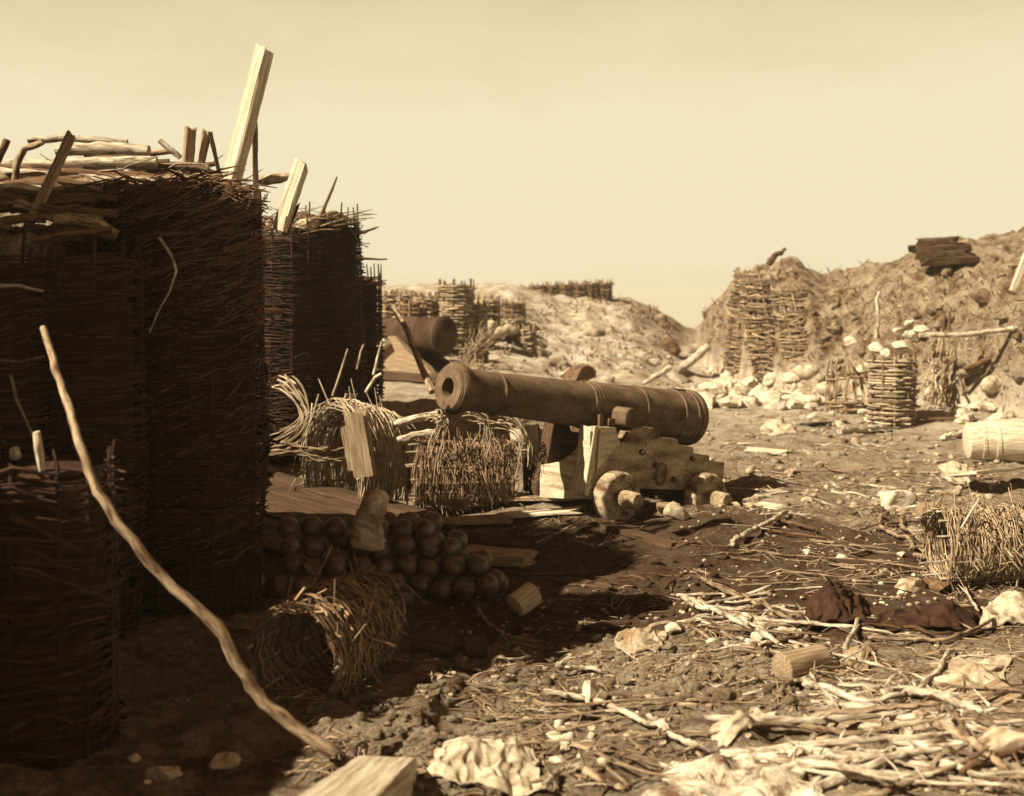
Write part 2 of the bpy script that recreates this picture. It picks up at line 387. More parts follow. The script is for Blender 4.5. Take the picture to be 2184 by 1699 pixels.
def gabion(px, d, r, hgt, label, group=None, mat='weave_dark', lean=(0, 0), ns=14, dz=.032, sr=.0135, z0=None, fill=True, near=True, top_stones=False, cx=None, loss=None, sag=.02, stake_up=(.04, .2), name='gabion', bulge=.04, fillmat='earth'):
    x = (px - CX) / F * d if cx is None else cx
    g0 = h(x, d) - .05 if z0 is None else z0
    e = empty(name, (x, d, g0), label, 'gabion', group)
    ph = R.random() * 6
    def fn(a, b, z):
        k = z / hgt; s = 1 + bulge * math.sin(k * PI) + .03 * nz(k * 2, ph, 0) + .075 * nz(a / r * 1.1, b / r * 1.1, z * 1.25 + ph)
        return V((x + a * s + lean[0] * k, d + b * s + lean[1] * k, g0 + z))
    w = MB(); weave(w, fn, r, .03, hgt, ns, dz, sr, 4 if near else 3, sag, loss)
    w.build('woven_wall', M[mat], e, 60)
    tot = MB()
    for k in range(ns):
        th = 2 * PI * k / ns + R.uniform(-.04, .04); up = R.uniform(*stake_up)
        pts = [fn((r) * math.cos(th), (r) * math.sin(th), z) for z in (0, hgt * .33, hgt * .66, hgt)]
        pts.append(pts[-1] + V((R.uniform(-.02, .02), R.uniform(-.02, .02), up)))
        sb = MB() if near else tot
        sb.tube(pts, [.012, .012, .012, .012, .009] if near else [.02, .02, .02, .02, .015], 5 if near else 4, .3)
        if near: sb.build('stake', M[mat if mat == 'weave_dark' else 'bark_mid'], e, 60)
    if not near: tot.build('stake', M[mat if mat == 'weave_dark' else 'bark_mid'], e, 60)
    if fill:
        f = MB(); seg = 24; rings = [(.05, -.09), (hgt * .3, -.07), (hgt * .6, -.07), (hgt - .14, -.06), (hgt - .11, -.14), (hgt - .07, -.3), (hgt - .05, -.8)]
        vs = []
        for (z, dr) in rings:
            for k in range(seg):
                a = 2 * PI * k / seg; rr = max(.02, r + dr * (1 if dr > -.2 else r)) * (1 + .05 * nz(math.cos(a) * 2, math.sin(a) * 2, z * 3))
                vs.append(fn(rr * math.cos(a), rr * math.sin(a), z + .06 * nz(a, z * 2, ph) * (1 if z > hgt * .9 else 0)))
        fs = [(i*seg + k, i*seg + (k+1) % seg, (i+1)*seg + (k+1) % seg, (i+1)*seg + k) for i in range(len(rings)-1) for k in range(seg)]
        fs.append(tuple((len(rings)-1)*seg + k for k in range(seg)))
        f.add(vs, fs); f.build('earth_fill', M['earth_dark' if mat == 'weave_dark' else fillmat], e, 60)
    return e
def lying(c, ax, r, ln, label, mat, ns=13, dz=.03, sr=.013, squash=.92, arc=(0, 2*PI), loss=None, group=None, ragged=.12, sag=.03, name='fallen_gabion', stakes=True, wild=.3, stk_out=(.02, .22), cat='gabion', loose=90, taper=0.0):
    """a gabion lying on its side: c = centre of its mouth, ax = the way it points from there"""
    c = V(c); ax = V(ax).normalized(); e1 = ax.cross(V((0, 0, 1))).normalized(); e2 = e1.cross(ax).normalized()
    e = empty(name, (c.x, c.y, h(c.x, c.y)), label, cat, group)
    def fn(a, b, z):
        s = squash if b > 0 else squash * .95
        kk = 1 - taper * max(0, z / ln) ** 1.5; a *= kk; b *= kk
        p = c + e1 * (a * (1 + .05 * nz(z * 3, b, 1))) + e2 * (b * s + .04 * nz(z * 2.5, a * 2, 5)) + ax * z
        gz = h(p.x, p.y) + .008
        if p.z < gz: p.z = gz
        return p
    w = MB(); weave(w, fn, r, 0, ln, ns, dz, sr, 4, sag, loss, .10, arc, wild); weave(w, fn, r * .955, 0, ln, ns, dz * 1.6, sr, 4, sag, loss, .02, arc, .1)
    lo, hi = (arc if arc[1] - arc[0] < 6 else (-.6, PI + .6))
    for _ in range(int(loose)):                       # broken strands hanging over the outside
        t0 = R.uniform(lo + .2, hi - .2); l = R.uniform(.5, 1.5) * R.choice((-1, 1)); z = R.uniform(0, ln); dzz = R.gauss(0, .10); q = []
        for k in range(8):
            u = k / 7; q.append(fn((r * 1.03 + .04 * u * u + .015 * nz(u * 3, z, t0)) * math.cos(t0 + l * u), (r * 1.03 + .035 * math.sin(u * PI)) * math.sin(t0 + l * u), z + dzz * u))
        w.tube(q, [sr * .9 * (1 - .07 * k) for k in range(8)], 4, cap=False)
    w.build('woven_wall', M[mat], e, 60)
    if stakes:
        for k in range(ns):
            th = 2 * PI * k / ns
            if arc[1] - arc[0] < 6 and not (arc[0] <= th <= arc[1]): continue
            z0 = -R.uniform(*stk_out); z1 = ln + R.uniform(*stk_out)
            s = MB(); s.tube([fn(r * .975 * math.cos(th), r * .975 * math.sin(th), lerp(z0, z1, q / 5)) for q in range(6)], [.009, .011, .011, .011, .01, .008], 6, .3)
            s.build('stake', M['bark_pale' if mat != 'weave_dark' else 'bark_mid'], e, 60)
    return e
# near left: gabions of the ruined revetment
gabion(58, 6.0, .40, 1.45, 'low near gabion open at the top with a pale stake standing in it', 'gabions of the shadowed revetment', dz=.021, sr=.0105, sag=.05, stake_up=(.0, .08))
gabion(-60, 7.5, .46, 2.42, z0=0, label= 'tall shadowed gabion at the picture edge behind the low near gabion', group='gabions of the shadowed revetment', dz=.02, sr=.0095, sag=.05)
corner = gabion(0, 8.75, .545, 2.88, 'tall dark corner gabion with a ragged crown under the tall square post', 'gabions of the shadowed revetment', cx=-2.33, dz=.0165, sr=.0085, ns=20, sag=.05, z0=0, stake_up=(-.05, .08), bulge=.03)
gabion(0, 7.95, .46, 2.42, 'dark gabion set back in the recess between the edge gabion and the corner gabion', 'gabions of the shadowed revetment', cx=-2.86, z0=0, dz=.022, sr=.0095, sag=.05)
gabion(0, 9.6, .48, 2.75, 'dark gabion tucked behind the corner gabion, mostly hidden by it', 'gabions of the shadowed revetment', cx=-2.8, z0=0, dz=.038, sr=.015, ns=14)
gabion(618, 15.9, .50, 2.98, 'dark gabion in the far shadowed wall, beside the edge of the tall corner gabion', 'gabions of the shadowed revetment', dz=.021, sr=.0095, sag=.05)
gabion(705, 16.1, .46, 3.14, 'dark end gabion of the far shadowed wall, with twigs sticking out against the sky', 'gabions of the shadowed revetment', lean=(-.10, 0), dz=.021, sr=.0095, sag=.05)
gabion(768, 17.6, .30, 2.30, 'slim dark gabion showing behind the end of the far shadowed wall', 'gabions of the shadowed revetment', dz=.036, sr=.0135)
# background gabions
FARG = 'weathered gabions standing in the background'
def far_gabion(px, d, r, hgt, label, lean=(0, 0), z0=None, mat='weave_pale', **k):
    if hgt > 1.8: k['loss'] = lambda t, z: nz(t * .9, z * 1.6, px) > .42; k['sag'] = .07; k['bulge'] = .12; k['fillmat'] = 'ground'
    return gabion(px, d, r, hgt, label, FARG, mat=mat, near=False, dz=.046, sr=.026, ns=11, lean=lean, z0=z0, stake_up=(.02, .1), **k)
far_gabion(826, 27, .22, 1.15, 'pale gabion at the back, half hidden by the dark wall end', z0=1.02)
far_gabion(858, 27, .25, 1.15, 'pale gabion at the back directly above the second cannon, next to the dark wall end', z0=1.02)
far_gabion(905, 27, .30, 1.12, 'pale gabion at the back above the middle of the second cannon', z0=1.02)
far_gabion(968, 27, .37, 1.45, 'tallest and widest pale gabion in the row behind the second cannon', z0=.95, lean=(.05, 0))
far_gabion(1038, 30, .31, 1.0, 'pale gabion just above the white sandbags behind the muzzle', z0=1.05)
far_gabion(1064, 29, .27, 1.15, 'weathered gabion directly under the white sandbags behind the muzzle', z0=.30, mat='weave_mid')
far_gabion(1120, 29, .24, 1.12, 'weathered gabion standing alone right of the white sandbags', z0=.25)
for i, (px, rr) in enumerate([(1090, .3), (1118, .3), (1150, .33), (1178, .34), (1206, .36), (1234, .36), (1262, .32), (1287, .28)]):
    far_gabion(px, 43, rr, .78 if i > 1 else .6, 'distant gabion, ' + ['first', 'second', 'third', 'fourth', 'fifth', 'sixth', 'seventh', 'last'][i] + ' from the left in the row on the far bank crest', z0=1.62 + .02 * i, mat='weave_mid' if i > 1 else 'weave_pale')
far_gabion(880, 25.2, .26, .95, 'broken pale gabion close behind the top of the second cannon', z0=1.05, mat='weave_mid')
far_gabion(1008, 27.5, .30, 1.0, 'pale gabion right of the tallest one behind the second cannon', z0=.95)
far_gabion(1092, 31, .28, .95, 'pale gabion behind the gap between the sandbags and the lone gabion', z0=.6)
far_gabion(1012, 25.5, .25, .8, 'low broken gabion under the leaning brushwood fan', z0=.3, mat='weave_mid')
far_gabion(1095, 33, .30, .7, 'low gabion on the slope above the white sandbags', z0=1.25, mat='weave_mid')
far_gabion(1588, 29.2, .46, 2.35, 'crumbling gabion leaning at the tip of the earthwork on the right', lean=(.35, .5), z0=.35, mat='weave_straw')
far_gabion(1655, 27.6, .44, 2.3, 'crumbling gabion bedded in the earthwork face under its jagged peak', lean=(-.25, .7), z0=.25, mat='weave_straw')
far_gabion(1732, 26.6, .42, 2.0, 'crumbling gabion in the earthwork face beside a deep dark cleft', lean=(-.3, .8), z0=.3, mat='weave_straw')
far_gabion(1902, 21.6, .39, 1.15, 'upright gabion with white stones on its rim at the foot of the earthwork', z0=h((1902-CX)/F*21.6, 21.6) - .03, mat='weave_pale')
# broken basket of bare stakes next to it
bx, bd = (1808 - CX) / F * 22.6, 22.6
e = empty('broken_gabion', (bx, bd, h(bx, bd)), 'broken gabion with bare bent stakes beside the upright stone-topped gabion', 'gabion')
for k in range(13):
    a = 2 * PI * k / 13; s = MB(); z0 = h(bx, bd) - .05
    b0 = V((bx + .34 * math.cos(a), bd + .34 * math.sin(a), z0))
    s.tube([b0, b0 + V((.05 * math.cos(a), 0, .35)), b0 + V((R.uniform(-.1, .1), R.uniform(-.1, .1), .7)), b0 + V((R.uniform(-.25, .1), R.uniform(-.15, .15), R.uniform(.8, 1.0)))], [.032, .03, .026, .02], 5, .3)
    s.build('stake', M['bark_mid'], e, 60)
w = MB(); weave(w, lambda a, b, z: V((bx + a, bd + b, h(bx, bd) + z)), .36, 0, .22, 10, .05, .024, 4, .05); weave(w, lambda a, b, z: V((bx + a, bd + b, h(bx, bd) + z + .02 * a)), .37, .62, .74, 10, .05, .02, 4, .08)
w.build('woven_band', M['weave_mid'], e, 60)

# ------------------------------------------------------------------ fallen gabions
lying(V((-1.86, 12.75, .32)), (.72, .70, -.04), .50, .85, 'overturned gabion arched open over a split post, pale straw-like weave on top', 'weave_pale', arc=(-.45, PI + .45), dz=.011, sr=.008, squash=1.42, group='fallen gabions', stk_out=(.0, .06), taper=.25, wild=.35, loose=170)
lying(V((-.96, 12.35, .34)), (1, .12, 0), .375, .98, 'fallen gabion lying under the cannon muzzle with drooping broken weave', 'weave_mid', dz=.010, sr=.0068, group='fallen gabions', stk_out=(.0, .12), wild=.5, loose=110)
lying(V((-1.18, 6.65, .20)), (.34, 1, .02), .275, .92, 'collapsed gabion with a black round mouth lying beside the cannonball pile', 'weave_mid', dz=.016, sr=.0085, squash=1.05, group='fallen gabions', loss=lambda t, z: z < .1 and R.random() < .2, wild=.4, stk_out=(.0, .06), loose=150, taper=.1)
lying(V((3.22, 9.35, .27)), (1, .05, 0), .30, 1.0, 'sunlit fallen gabion cut off by the right picture edge', 'weave_straw', dz=.010, sr=.0062, group='fallen gabions', wild=.55, stk_out=(.0, .12), loose=120)
# drooping loose strands over fallen gabions: own bundles of withies
def bundle(name, label, path, n, spread, r, mat, cat='withies', sides=5, lenv=.25, group=None):
    mb = MB(); path = [V(p) for p in path]; m = len(path)
    for _ in range(n):
        o = V((R.gauss(0, 1), R.gauss(0, 1), R.gauss(0, 1))) * spread; a = R.uniform(0, lenv); b = 1 - R.uniform(0, lenv); pts = []
        for i in range(13):
            u = lerp(a, b, i / 12) * (m - 1); k = min(int(u), m - 2); f = u - k
            p0, p1, p2, p3 = path[max(k-1, 0)], path[k], path[k+1], path[min(k+2, m-1)]
            p = .5 * ((2*p1) + (p2-p0)*f + (2*p0-5*p1+4*p2-p3)*f*f + (3*p1-p0-3*p2+p3)*f**3)
            e = 1 + 1.6 * abs(i / 12 - .5)
            pts.append(p + o * e + V((nz(i*.4, o.x*90), nz(i*.4, o.y*90), nz(i*.4, o.z*90))) * spread * .8)
        mb.tube(pts, [r * R.uniform(.6, 1.2) * (1 - .04 * i) for i in range(13)], sides)
    return tag(mb.build(name, M[mat], None, 60), label, cat, group)
bundle('unravelled_withies', 'curl of unravelled pale withies at the foot of the far shadowed wall', [P(575, 818, 13.6), P(615, 822, 13.5), P(650, 868, 13.4), P(645, 908, 13.3), P(612, 935, 13.2), P(566, 952, 13.1)], 16, .028, .013, 'weave_pale')
bundle('unravelled_withies', 'loose pale withies trailing on the ground left of the split post', [P(555, 962, 13.0), P(610, 955, 13.0), P(680, 968, 13.0), P(735, 962, 13.1)], 9, .04, .016, 'bark_mid')
bundle('brushwood_fan', 'fan of pale brushwood sticks leaning behind the cannon muzzle', [P(1000, 775, 24), P(1012, 735, 24), P(1022, 700, 24.2)], 14, .07, .02, 'bark_mid', 'brushwood', lenv=.1)
bundle('brushwood_fan', 'pale brushwood sticks slanting up to the white sandbags', [P(985, 770, 24.3), P(1020, 742, 24.3), P(1060, 712, 24.4)], 9, .05, .02, 'bark_mid', 'brushwood', lenv=.1)
bundle('straw_sheaf', 'spread sheaf of pale straw leaning in a shadowed hollow of the earthwork', [P(1985, 862, 22.5), P(2010, 800, 23.2), P(2035, 735, 23.8)], 40, .12, .016, 'weave_pale', 'sheaf', lenv=.15)
for (lab, pts) in [('drooping broken weave hanging from the gabion under the muzzle, near its open end', [(915, 900), (945, 895), (940, 950), (925, 1000)]),
                   ('drooping tuft of broken weave hanging over the middle of the gabion under the muzzle', [(985, 890), (1030, 893), (1045, 930), (1030, 985)]),
                   ('curved withies sagging round the closed end of the gabion under the muzzle', [(1040, 900), (1090, 905), (1120, 945), (1112, 1010)])]:
    bundle('loose_weave', lab, [P(px, py, 12.0) for px, py in pts], 11, .03, .008, 'weave_pale', 'weave')

# ------------------------------------------------------------------ top of the left wall: poles, planks, posts
def pole(label, pts, w, d, mat='bark_pale', name='log', cat='log', group=None, tip=1.0, sides=9, wob=.25, dd=0.0):
    ps = [P(px, py, d + dd * i / max(1, len(pts)-1)) for i, (px, py) in enumerate(pts)]
    q = []
    for i in range(len(ps) - 1):
        for k in range(5):
            u = k / 5; q.append(ps[i].lerp(ps[i+1], u))
    q.append(ps[-1]); n = len(q); r = w / 2 / F * d
    q = [p + V((0, nz(i * .5, w), nz(i * .35, w + 5))) * r * .35 for i, p in enumerate(q)]
    mb = MB(); mb.tube(q, [r * lerp(1, tip, i / (n-1)) * (.9 if i in (0, n-1) else 1) for i in range(n)], sides, wob)
    return tag(mb.build(name, M[mat], None, 50), label, cat, group)
LG = 'loose poles heaped on the left wall'
pole('thin pale pole lying topmost on the left wall heap', [(60, 300), (150, 296), (272, 305)], 15, 9.7, group=LG)
pole('thick bright log lying second from the top of the left wall heap', [(120, 324), (210, 316), (318, 322)], 27, 9.5, group=LG)
pole('long bright log running from the picture edge across the left wall heap', [(-40, 352), (120, 350), (335, 345)], 24, 9.2, group=LG)
pole('knotty dark-ended log behind the leaning board on the left wall heap', [(180, 330), (260, 335), (372, 322)], 14, 9.9, 'bark_mid', group=LG)
pole('shadowed log lying under the long bright log', [(-40, 380), (80, 378), (260, 372)], 20, 9.1, 'bark_mid', group=LG)
pole('drooping branch with a bright cut tip at the lower edge of the wall heap', [(-40, 432), (70, 416), (150, 400), (225, 406), (270, 422)], 16, 8.5, 'bark_mid', group=LG)
pole('second drooping branch just below the one with a bright cut tip', [(-40, 452), (60, 440), (170, 424), (240, 432)], 17, 8.55, 'bark_dark', group=LG)
pole('short slanting stick crossing the shade right of the leaning board', [(100, 368), (150, 400)], 13, 8.9, 'bark_pale', group=LG)
pole('short slanting stick pointing up between the logs and the dark wall crown', [(190, 420), (232, 398)], 10, 8.7, 'bark_mid', group=LG)
pole('curved pale root standing at the left end of the wall heap', [(30, 392), (36, 350), (52, 318), (92, 303)], 15, 8.9, 'bark_mid', group=LG)
pole('short bent stub at the picture edge on top of the wall heap', [(-10, 352), (8, 318), (16, 298)], 16, 8.9, 'bark_dark', group=LG)
pole('pale stick lying low on the wall heap at the picture edge', [(-30, 402), (40, 398), (90, 408)], 15, 8.4, 'bark_pale', group=LG)
pole('slanting white splinter between the wall heap and the square posts', [(340, 300), (385, 338)], 12, 9.6, 'bark_pale', group=LG)
pole('thin dark stick lying along the crown of the wall behind the square posts', [(260, 372), (340, 362), (460, 350)], 11, 9.6, 'bark_dark', group=LG)
pole('dark root lying across the crown of the wall under the logs', [(230, 392), (320, 372), (430, 366)], 16, 9.3, 'bark_dark', group=LG)
for k in range(30):
    y = 345 + 75 * R.random(); x0 = R.uniform(-60, 240); x1 = x0 + R.uniform(110, 260); d = 9.35 - (y - 345) / 75 * .75
    if x1 > 480: x1 = 480
    t = R.gauss(0, 8)
    pole('pole packed tightly inside the heap on the left wall, under the topmost logs', [(x0, y + t), ((x0 + x1) / 2, y - 4), (x1, y - t + 4)], R.uniform(13, 22), d, R.choice(['bark_mid', 'bark_dark', 'bark_pale', 'bark_mid']), group='poles packed in the left wall heap', wob=.35)
for k in range(20):
    y = R.uniform(415, 505); x0 = R.uniform(-70, 120); x1 = x0 + R.uniform(90, 200); d = 8.25 - (y - 415) / 90 * .35; t = R.gauss(0, 9)
    pole('dark rough stick packed along the shaded lower edge of the left wall heap', [(x0, y + t), ((x0 + x1) / 2, y - 3), (min(x1, 250), y - t + 6)], R.uniform(12, 22), d, R.choice(['bark_mid', 'bark_dark', 'bark_dark']), 'stick', 'stick', group='dark sticks along the lower edge of the left wall heap', wob=.45)
def board(label, a, b, wpx, tpx, d, mat='wood_grey', side=(1, 0, 0), name='board', cat='board', jag=.03, dd=0, group=None, taper=1.0, jag0=0):
    p0, p1 = P(a[0], a[1], d), P(b[0], b[1], d + dd); k = d / F
    mb = MB(); mb.plank(p0, p1, side, wpx * k, tpx * k, 16, jag, .006, taper, jag0)
    return tag(mb.build(name, M[mat], None, 35), label, cat, group)
board('weathered board leaning steeply over the left wall heap, its foot frayed', (44, 520), (152, 288), 21, 11, 8.1, 'wood_grey', (1, -.3, 0), jag=.02, jag0=.12)
board('short dark square post standing on the left wall', (396, 430), (406, 274), 22, 18, 9.3, 'wood_grey', (1, .6, 0), 'post', 'post', .02)
board('shorter dark post just left of the tall square post', (418, 400), (441, 282), 17, 14, 9.5, 'wood_grey', (1, .6, 0), 'post', 'post', .03)
board('thin dark lath slanting down from the shorter post', (474, 395), (448, 284), 9, 9, 9.5, 'wood_dark', (1, .3, 0), 'lath', 'lath', .02)
board('tall bleached square post leaning against the sky on the left wall', (484, 425), (566, 102), 43, 26, 9.25, 'wood_pale', (.80, -.75, 0), 'post', 'post', .05)
board('narrow dark lath standing close behind the tall bleached post', (546, 420), (543, 262), 11, 11, 9.45, 'wood_dark', (1, .3, 0), 'lath', 'lath', .03)
board('splintered bleached board leaning right of the tall post', (596, 492), (642, 354), 34, 16, 9.7, 'wood_pale', (.95, -.5, 0), 'board', 'board', .05)
board('short dark stump of a stake below the splintered leaning board', (606, 500), (632, 440), 12, 12, 9.75, 'wood_dark', (1, .2, 0), 'stake', 'stake', .04)
pole('thin lone stick slanting up from the far end of the shadowed wall', [(678, 475), (700, 425), (719, 378)], 9, 15.6, 'bark_dark', 'stick', 'stick', tip=.4)
pole('dark feathery twig sticking out sideways from the top of the end gabion', [(752, 498), (780, 494), (808, 484)], 11, 15.8, 'bark_dark', 'twig', 'twig', tip=.25, wob=.6)
pole('straight bare twig sticking out below the feathery one from the end gabion', [(758, 551), (795, 553), (826, 554)], 6, 15.8, 'bark_dark', 'twig', 'twig', tip=.6)
# ragged brush on the crowns
def brush(label, c, n, ln, spread, mat='bark_dark', up=.25, dirx=1.0, r=.008):
    mb = MB()
    for _ in range(n):
        p = V(c) + V((R.uniform(-1, 1) * spread[0], R.uniform(-1, 1) * spread[1], R.uniform(-1, 1) * spread[2]))
        a = R.uniform(-.5, .5) + (PI if R.random() < .5 else 0); l = ln * R.uniform(.4, 1.2)
        d = V((math.cos(a) * dirx, math.sin(a) * .8, R.uniform(-.25, .35) + up * R.random())).normalized()
        mid = p + d * l * .5 + V((0, 0, R.uniform(-.03, .04)))
        mb.tube([p, mid, p + d * l + V((0, 0, R.uniform(-.09, .03)))], [r * R.uniform(.6, 1.4), r, r * .4], 4)
    return tag(mb.build('brushwood', M[mat], None, 60), label, 'brushwood')
brush('tangle of dark brushwood crowning the tall corner gabion', (-2.42, 8.8, 2.90), 320, .32, (.42, .4, .07), r=.008, up=.0)
brush('mat of brushwood twigs on the parapet behind the square posts', (-2.95, 9.45, 3.0), 170, .45, (.55, .35, .06), 'bark_mid')
brush('dry brushwood and straw on top of the far shadowed gabions', (-2.7, 15.9, 3.06), 110, .5, (.6, .4, .08), 'weave_mid')
brush('tangled brushwood stuffed between the tall edge gabion and the corner gabion', (-3.3, 8.4, 2.25), 160, .6, (.45, .4, .30), 'bark_dark')
mb = MB()
for _ in range(420):
    th = R.uniform(-2.6, -.1); z = R.uniform(.3, 2.85) if R.random() < .4 else R.uniform(1.9, 2.9); l = R.uniform(.25, .8); q = []; rz = R.uniform(.02, .35)
    for k in range(7):
        u = k / 6; a = th + l * u; rr = .555 + .03 * u * u + .02 * nz(u * 3, z); q.append(V((-2.33 + rr * math.cos(a), 8.75 + rr * math.sin(a), z + rz * u * l + .03 * nz(u * 2, z * 3))))
    mb.tube(q, [.0055 * (1 - .09 * k) for k in range(7)], 4)
mb.build('loose_strands', M['bark_dark'], corner, 60)
# earth lumps on the parapet
for i, (px, py, d, r, lab) in enumerate([(420, 372, 9.6, .1, 'lump of stony earth on the parapet beside the short square post'), (350, 378, 9.5, .12, 'clod of earth on the parapet left of the short square post'), (458, 376, 9.4, .09, 'lump of chalky earth at the foot of the dark lath'), (580, 382, 9.9, .12, 'clod of earth on the parapet right of the tall bleached post'), (705, 462, 15.8, .14, 'clod of earth on top of the end gabion'), (650, 480, 15.6, .15, 'clod of earth on the far gabion at the splintered board')]):
    mb = MB(); mb.rock(P(px, py, d), r, (1.3, 1, .7), 3); tag(mb.build('earth_clod', M['stone_mid'], None, 50), lab, 'clod')

# hanging twigs in front of the dark revetment
pole('pale curved withy hanging down the face of the corner gabion', [(340, 508), (368, 548), (376, 580), (362, 622), (338, 665), (318, 712)], 7, 8.1, 'bark_pale', 'withy', 'withy', tip=.5, sides=6)
pole('pale broken twig jutting from the tall edge gabion, upper one', [(-10, 610), (40, 610), (92, 622)], 9, 6.9, 'bark_pale', 'twig', 'twig', tip=.7, sides=6)
pole('thin twig jutting from the tall edge gabion, lower one', [(-10, 770), (45, 772), (95, 760)], 7, 6.9, 'bark_mid', 'twig', 'twig', tip=.5, sides=6)
pole('bent bare twig slanting down behind the pale stake', [(22, 800), (38, 860), (70, 930), (105, 985)], 8, 6.6, 'bark_mid', 'twig', 'twig', tip=.6, sides=6)
pole('white stake standing upright in the low near gabion', [(90, 1004), (82, 955), (76, 922)], 17, 5.85, 'wood_pale', 'stake', 'stake', sides=8, wob=.4)
mb = MB(); mb.rock(P(30, 970, 6.15), .035, (1, 1, 1.2)); tag(mb.build('stone', M['stone'], None, 45), 'small white stone lying in the low near gabion left of the white stake', 'stone')
# long leaning branch
bp = [(92, 700, 6.1), (120, 790, 5.9), (150, 880, 5.7), (172, 955, 5.52), (207, 1050, 5.47), (262, 1130, 5.45), (340, 1225, 5.46), (462, 1335, 5.48), (515, 1430, 5.5), (562, 1500, 5.52), (640, 1560, 5.54), (712, 1606, 5.55)]
pts = []; rad = []
for i in range(len(bp) - 1):
    for k in range(4):
        u = k / 4; a = [lerp(bp[i][j], bp[i+1][j], u) for j in range(3)]; pts.append(P(*a)); rad.append(lerp(7, 15, (i + u) / 11) / F * a[2] * (1.25 if (i == 7 and k == 0) else 1))
pts.append(P(*bp[-1])); rad.append(15 / F * 5.6)
pts = [p + V((nz(i * .6, 2), 0, nz(i * .5, 7))) * .012 for i, p in enumerate(pts)]
mb = MB(); mb.tube(pts, rad, 10, .35); tag(mb.build('branch', M['bark_mid'], None, 60), 'long crooked pale branch leaning across the dark revetment down to the near beam', 'branch')

# ------------------------------------------------------------------ near beam and things around it
b0, b1 = P(822, 1612, 5.55), P(650, 1745, 3.5)
b0.z -= .085; b1.z -= .09
mb = MB(); mb.plank(b0, b1 + (b1 - b0) * .25, (1, -.12, 0), .285, .15, 22, .012, .003); tag(mb.build('beam', M['beam'], None, 35), 'thick sawn beam with a bright top slanting up out of the bottom of the picture', 'beam')
def cloth(name, label, quad, hump, fold, mat, cat='cloth', nxy=(44, 36), rag=.05, lift=.015, seed=0., freq=(7, 3), thick=.010, ridge=True, world=False):
    q = [V(p) for p in quad] if world else [G(px, py) for px, py in quad]
    nx_, ny_ = nxy; top = []; o = seed * 13.7
    for j in range(ny_ + 1):
        for i in range(nx_ + 1):
            u, v = i / nx_, j / ny_
            eu, ev = rag * nz(v * 4 + o, 1.5, o), rag * nz(u * 4 + o, 7.5, o)
            uu, vv = u + eu * (1 - 2 * abs(u - .5)) + eu * abs(2*u-1), v + ev
            p = (q[0].lerp(q[1], uu)).lerp(q[3].lerp(q[2], uu), vv)
            n1 = nz(u * freq[0] + o + .6 * nz(u*2, v*2, o), v * freq[1], o); n2 = nz(u * freq[0] * 2.3 + o, v * freq[1] * 2.6, o + 4)
            f = (1 - abs(n1) * 2) if ridge else n1
            b = 4 * u * (1 - u) * 4 * v * (1 - v)
            z = h(p.x, p.y) + lift + hump(u, v) + fold * (f * .7 + n2 * .4) * (.35 + .65 * min(1, b * 1.6))
            top.append(V((p.x + .5 * fold * n2, p.y + .4 * fold * n1, max(z, h(p.x, p.y) + .006))))
    m = nx_ + 1; N = len(top); bot = [p - V((0, 0, thick)) for p in top]; fs = []
    for j in range(ny_):
        for i in range(nx_):
            a = j*m + i; fs.append((a, a+1, a+m+1, a+m)); fs.append((N+a+m, N+a+m+1, N+a+1, N+a))
    edge = [i for i in range(m)] + [j*m + nx_ for j in range(1, ny_+1)] + [ny_*m + i for i in range(nx_-1, -1, -1)] + [j*m for j in range(ny_-1, 0, -1)]
    for k in range(len(edge)):
        a, b = edge[k], edge[(k+1) % len(edge)]; fs.append((b, a, N + a, N + b))
    mb = MB(); mb.add(top + bot, fs)
    return tag(mb.build(name, M[mat], None, 70), label, cat)
hmp = lambda a, cu=.5, cv=.5, su=.3, sv=.3: (lambda u, v: a * math.exp(-((u-cu)/su)**2 - ((v-cv)/sv)**2))
cloth('canvas_sack', 'crumpled whitish canvas sack heaped beside the near beam', [(905, 1668), (1160, 1690), (1140, 1600), (950, 1598)], hmp(.10, .45, .6, .5, .45), .028, 'cloth_white', 'sack', seed=1, freq=(8, 1.8), nxy=(70, 50), rag=.1)
cloth('hide', 'large pale stained hide spread at the bottom of the picture', [(1375, 1740), (1770, 1790), (1705, 1618), (1420, 1625)], hmp(.012, .6, .7, .5, .3), .03, 'hide', 'hide', seed=2, freq=(4, 5), rag=.2, nxy=(60, 50))
cloth('canvas_strip', 'pale strip of canvas slanting up left of the bottom branches', [(1505, 1590), (1560, 1592), (1655, 1525), (1600, 1515)], hmp(.03), .015, 'cloth_white', 'canvas', seed=3, freq=(3, 3), rag=.1)
cloth('dark_coat', 'black crumpled coat heaped among the branches on the right', [(1710, 1345), (1862, 1340), (1845, 1288), (1735, 1288)], hmp(.17, .42, .55, .38, .5), .05, 'cloth_dark', 'coat', seed=4, freq=(6, 4))
cloth('dark_cloth', 'long low black cloth lying right of the crumpled coat', [(1870, 1345), (2085, 1360), (2075, 1312), (1880, 1310)], hmp(.13, .7, .5, .3, .4), .04, 'cloth_dark', 'cloth', seed=5)
cloth('white_cloth', 'bright white cloth folded at the right picture edge', [(2085, 1348), (2230, 1330), (2230, 1280), (2110, 1292)], hmp(.08, .5, .6, .4, .4), .03, 'cloth_white', 'cloth', seed=6, freq=(3, 3))
cloth('leather_flap', 'curled piece of leather lying behind the short log', [(1785, 1448), (1850, 1436), (1868, 1385), (1800, 1392)], hmp(.03, .5, .7, .4, .4), .02, 'leather', 'leather', seed=7, freq=(3, 3))
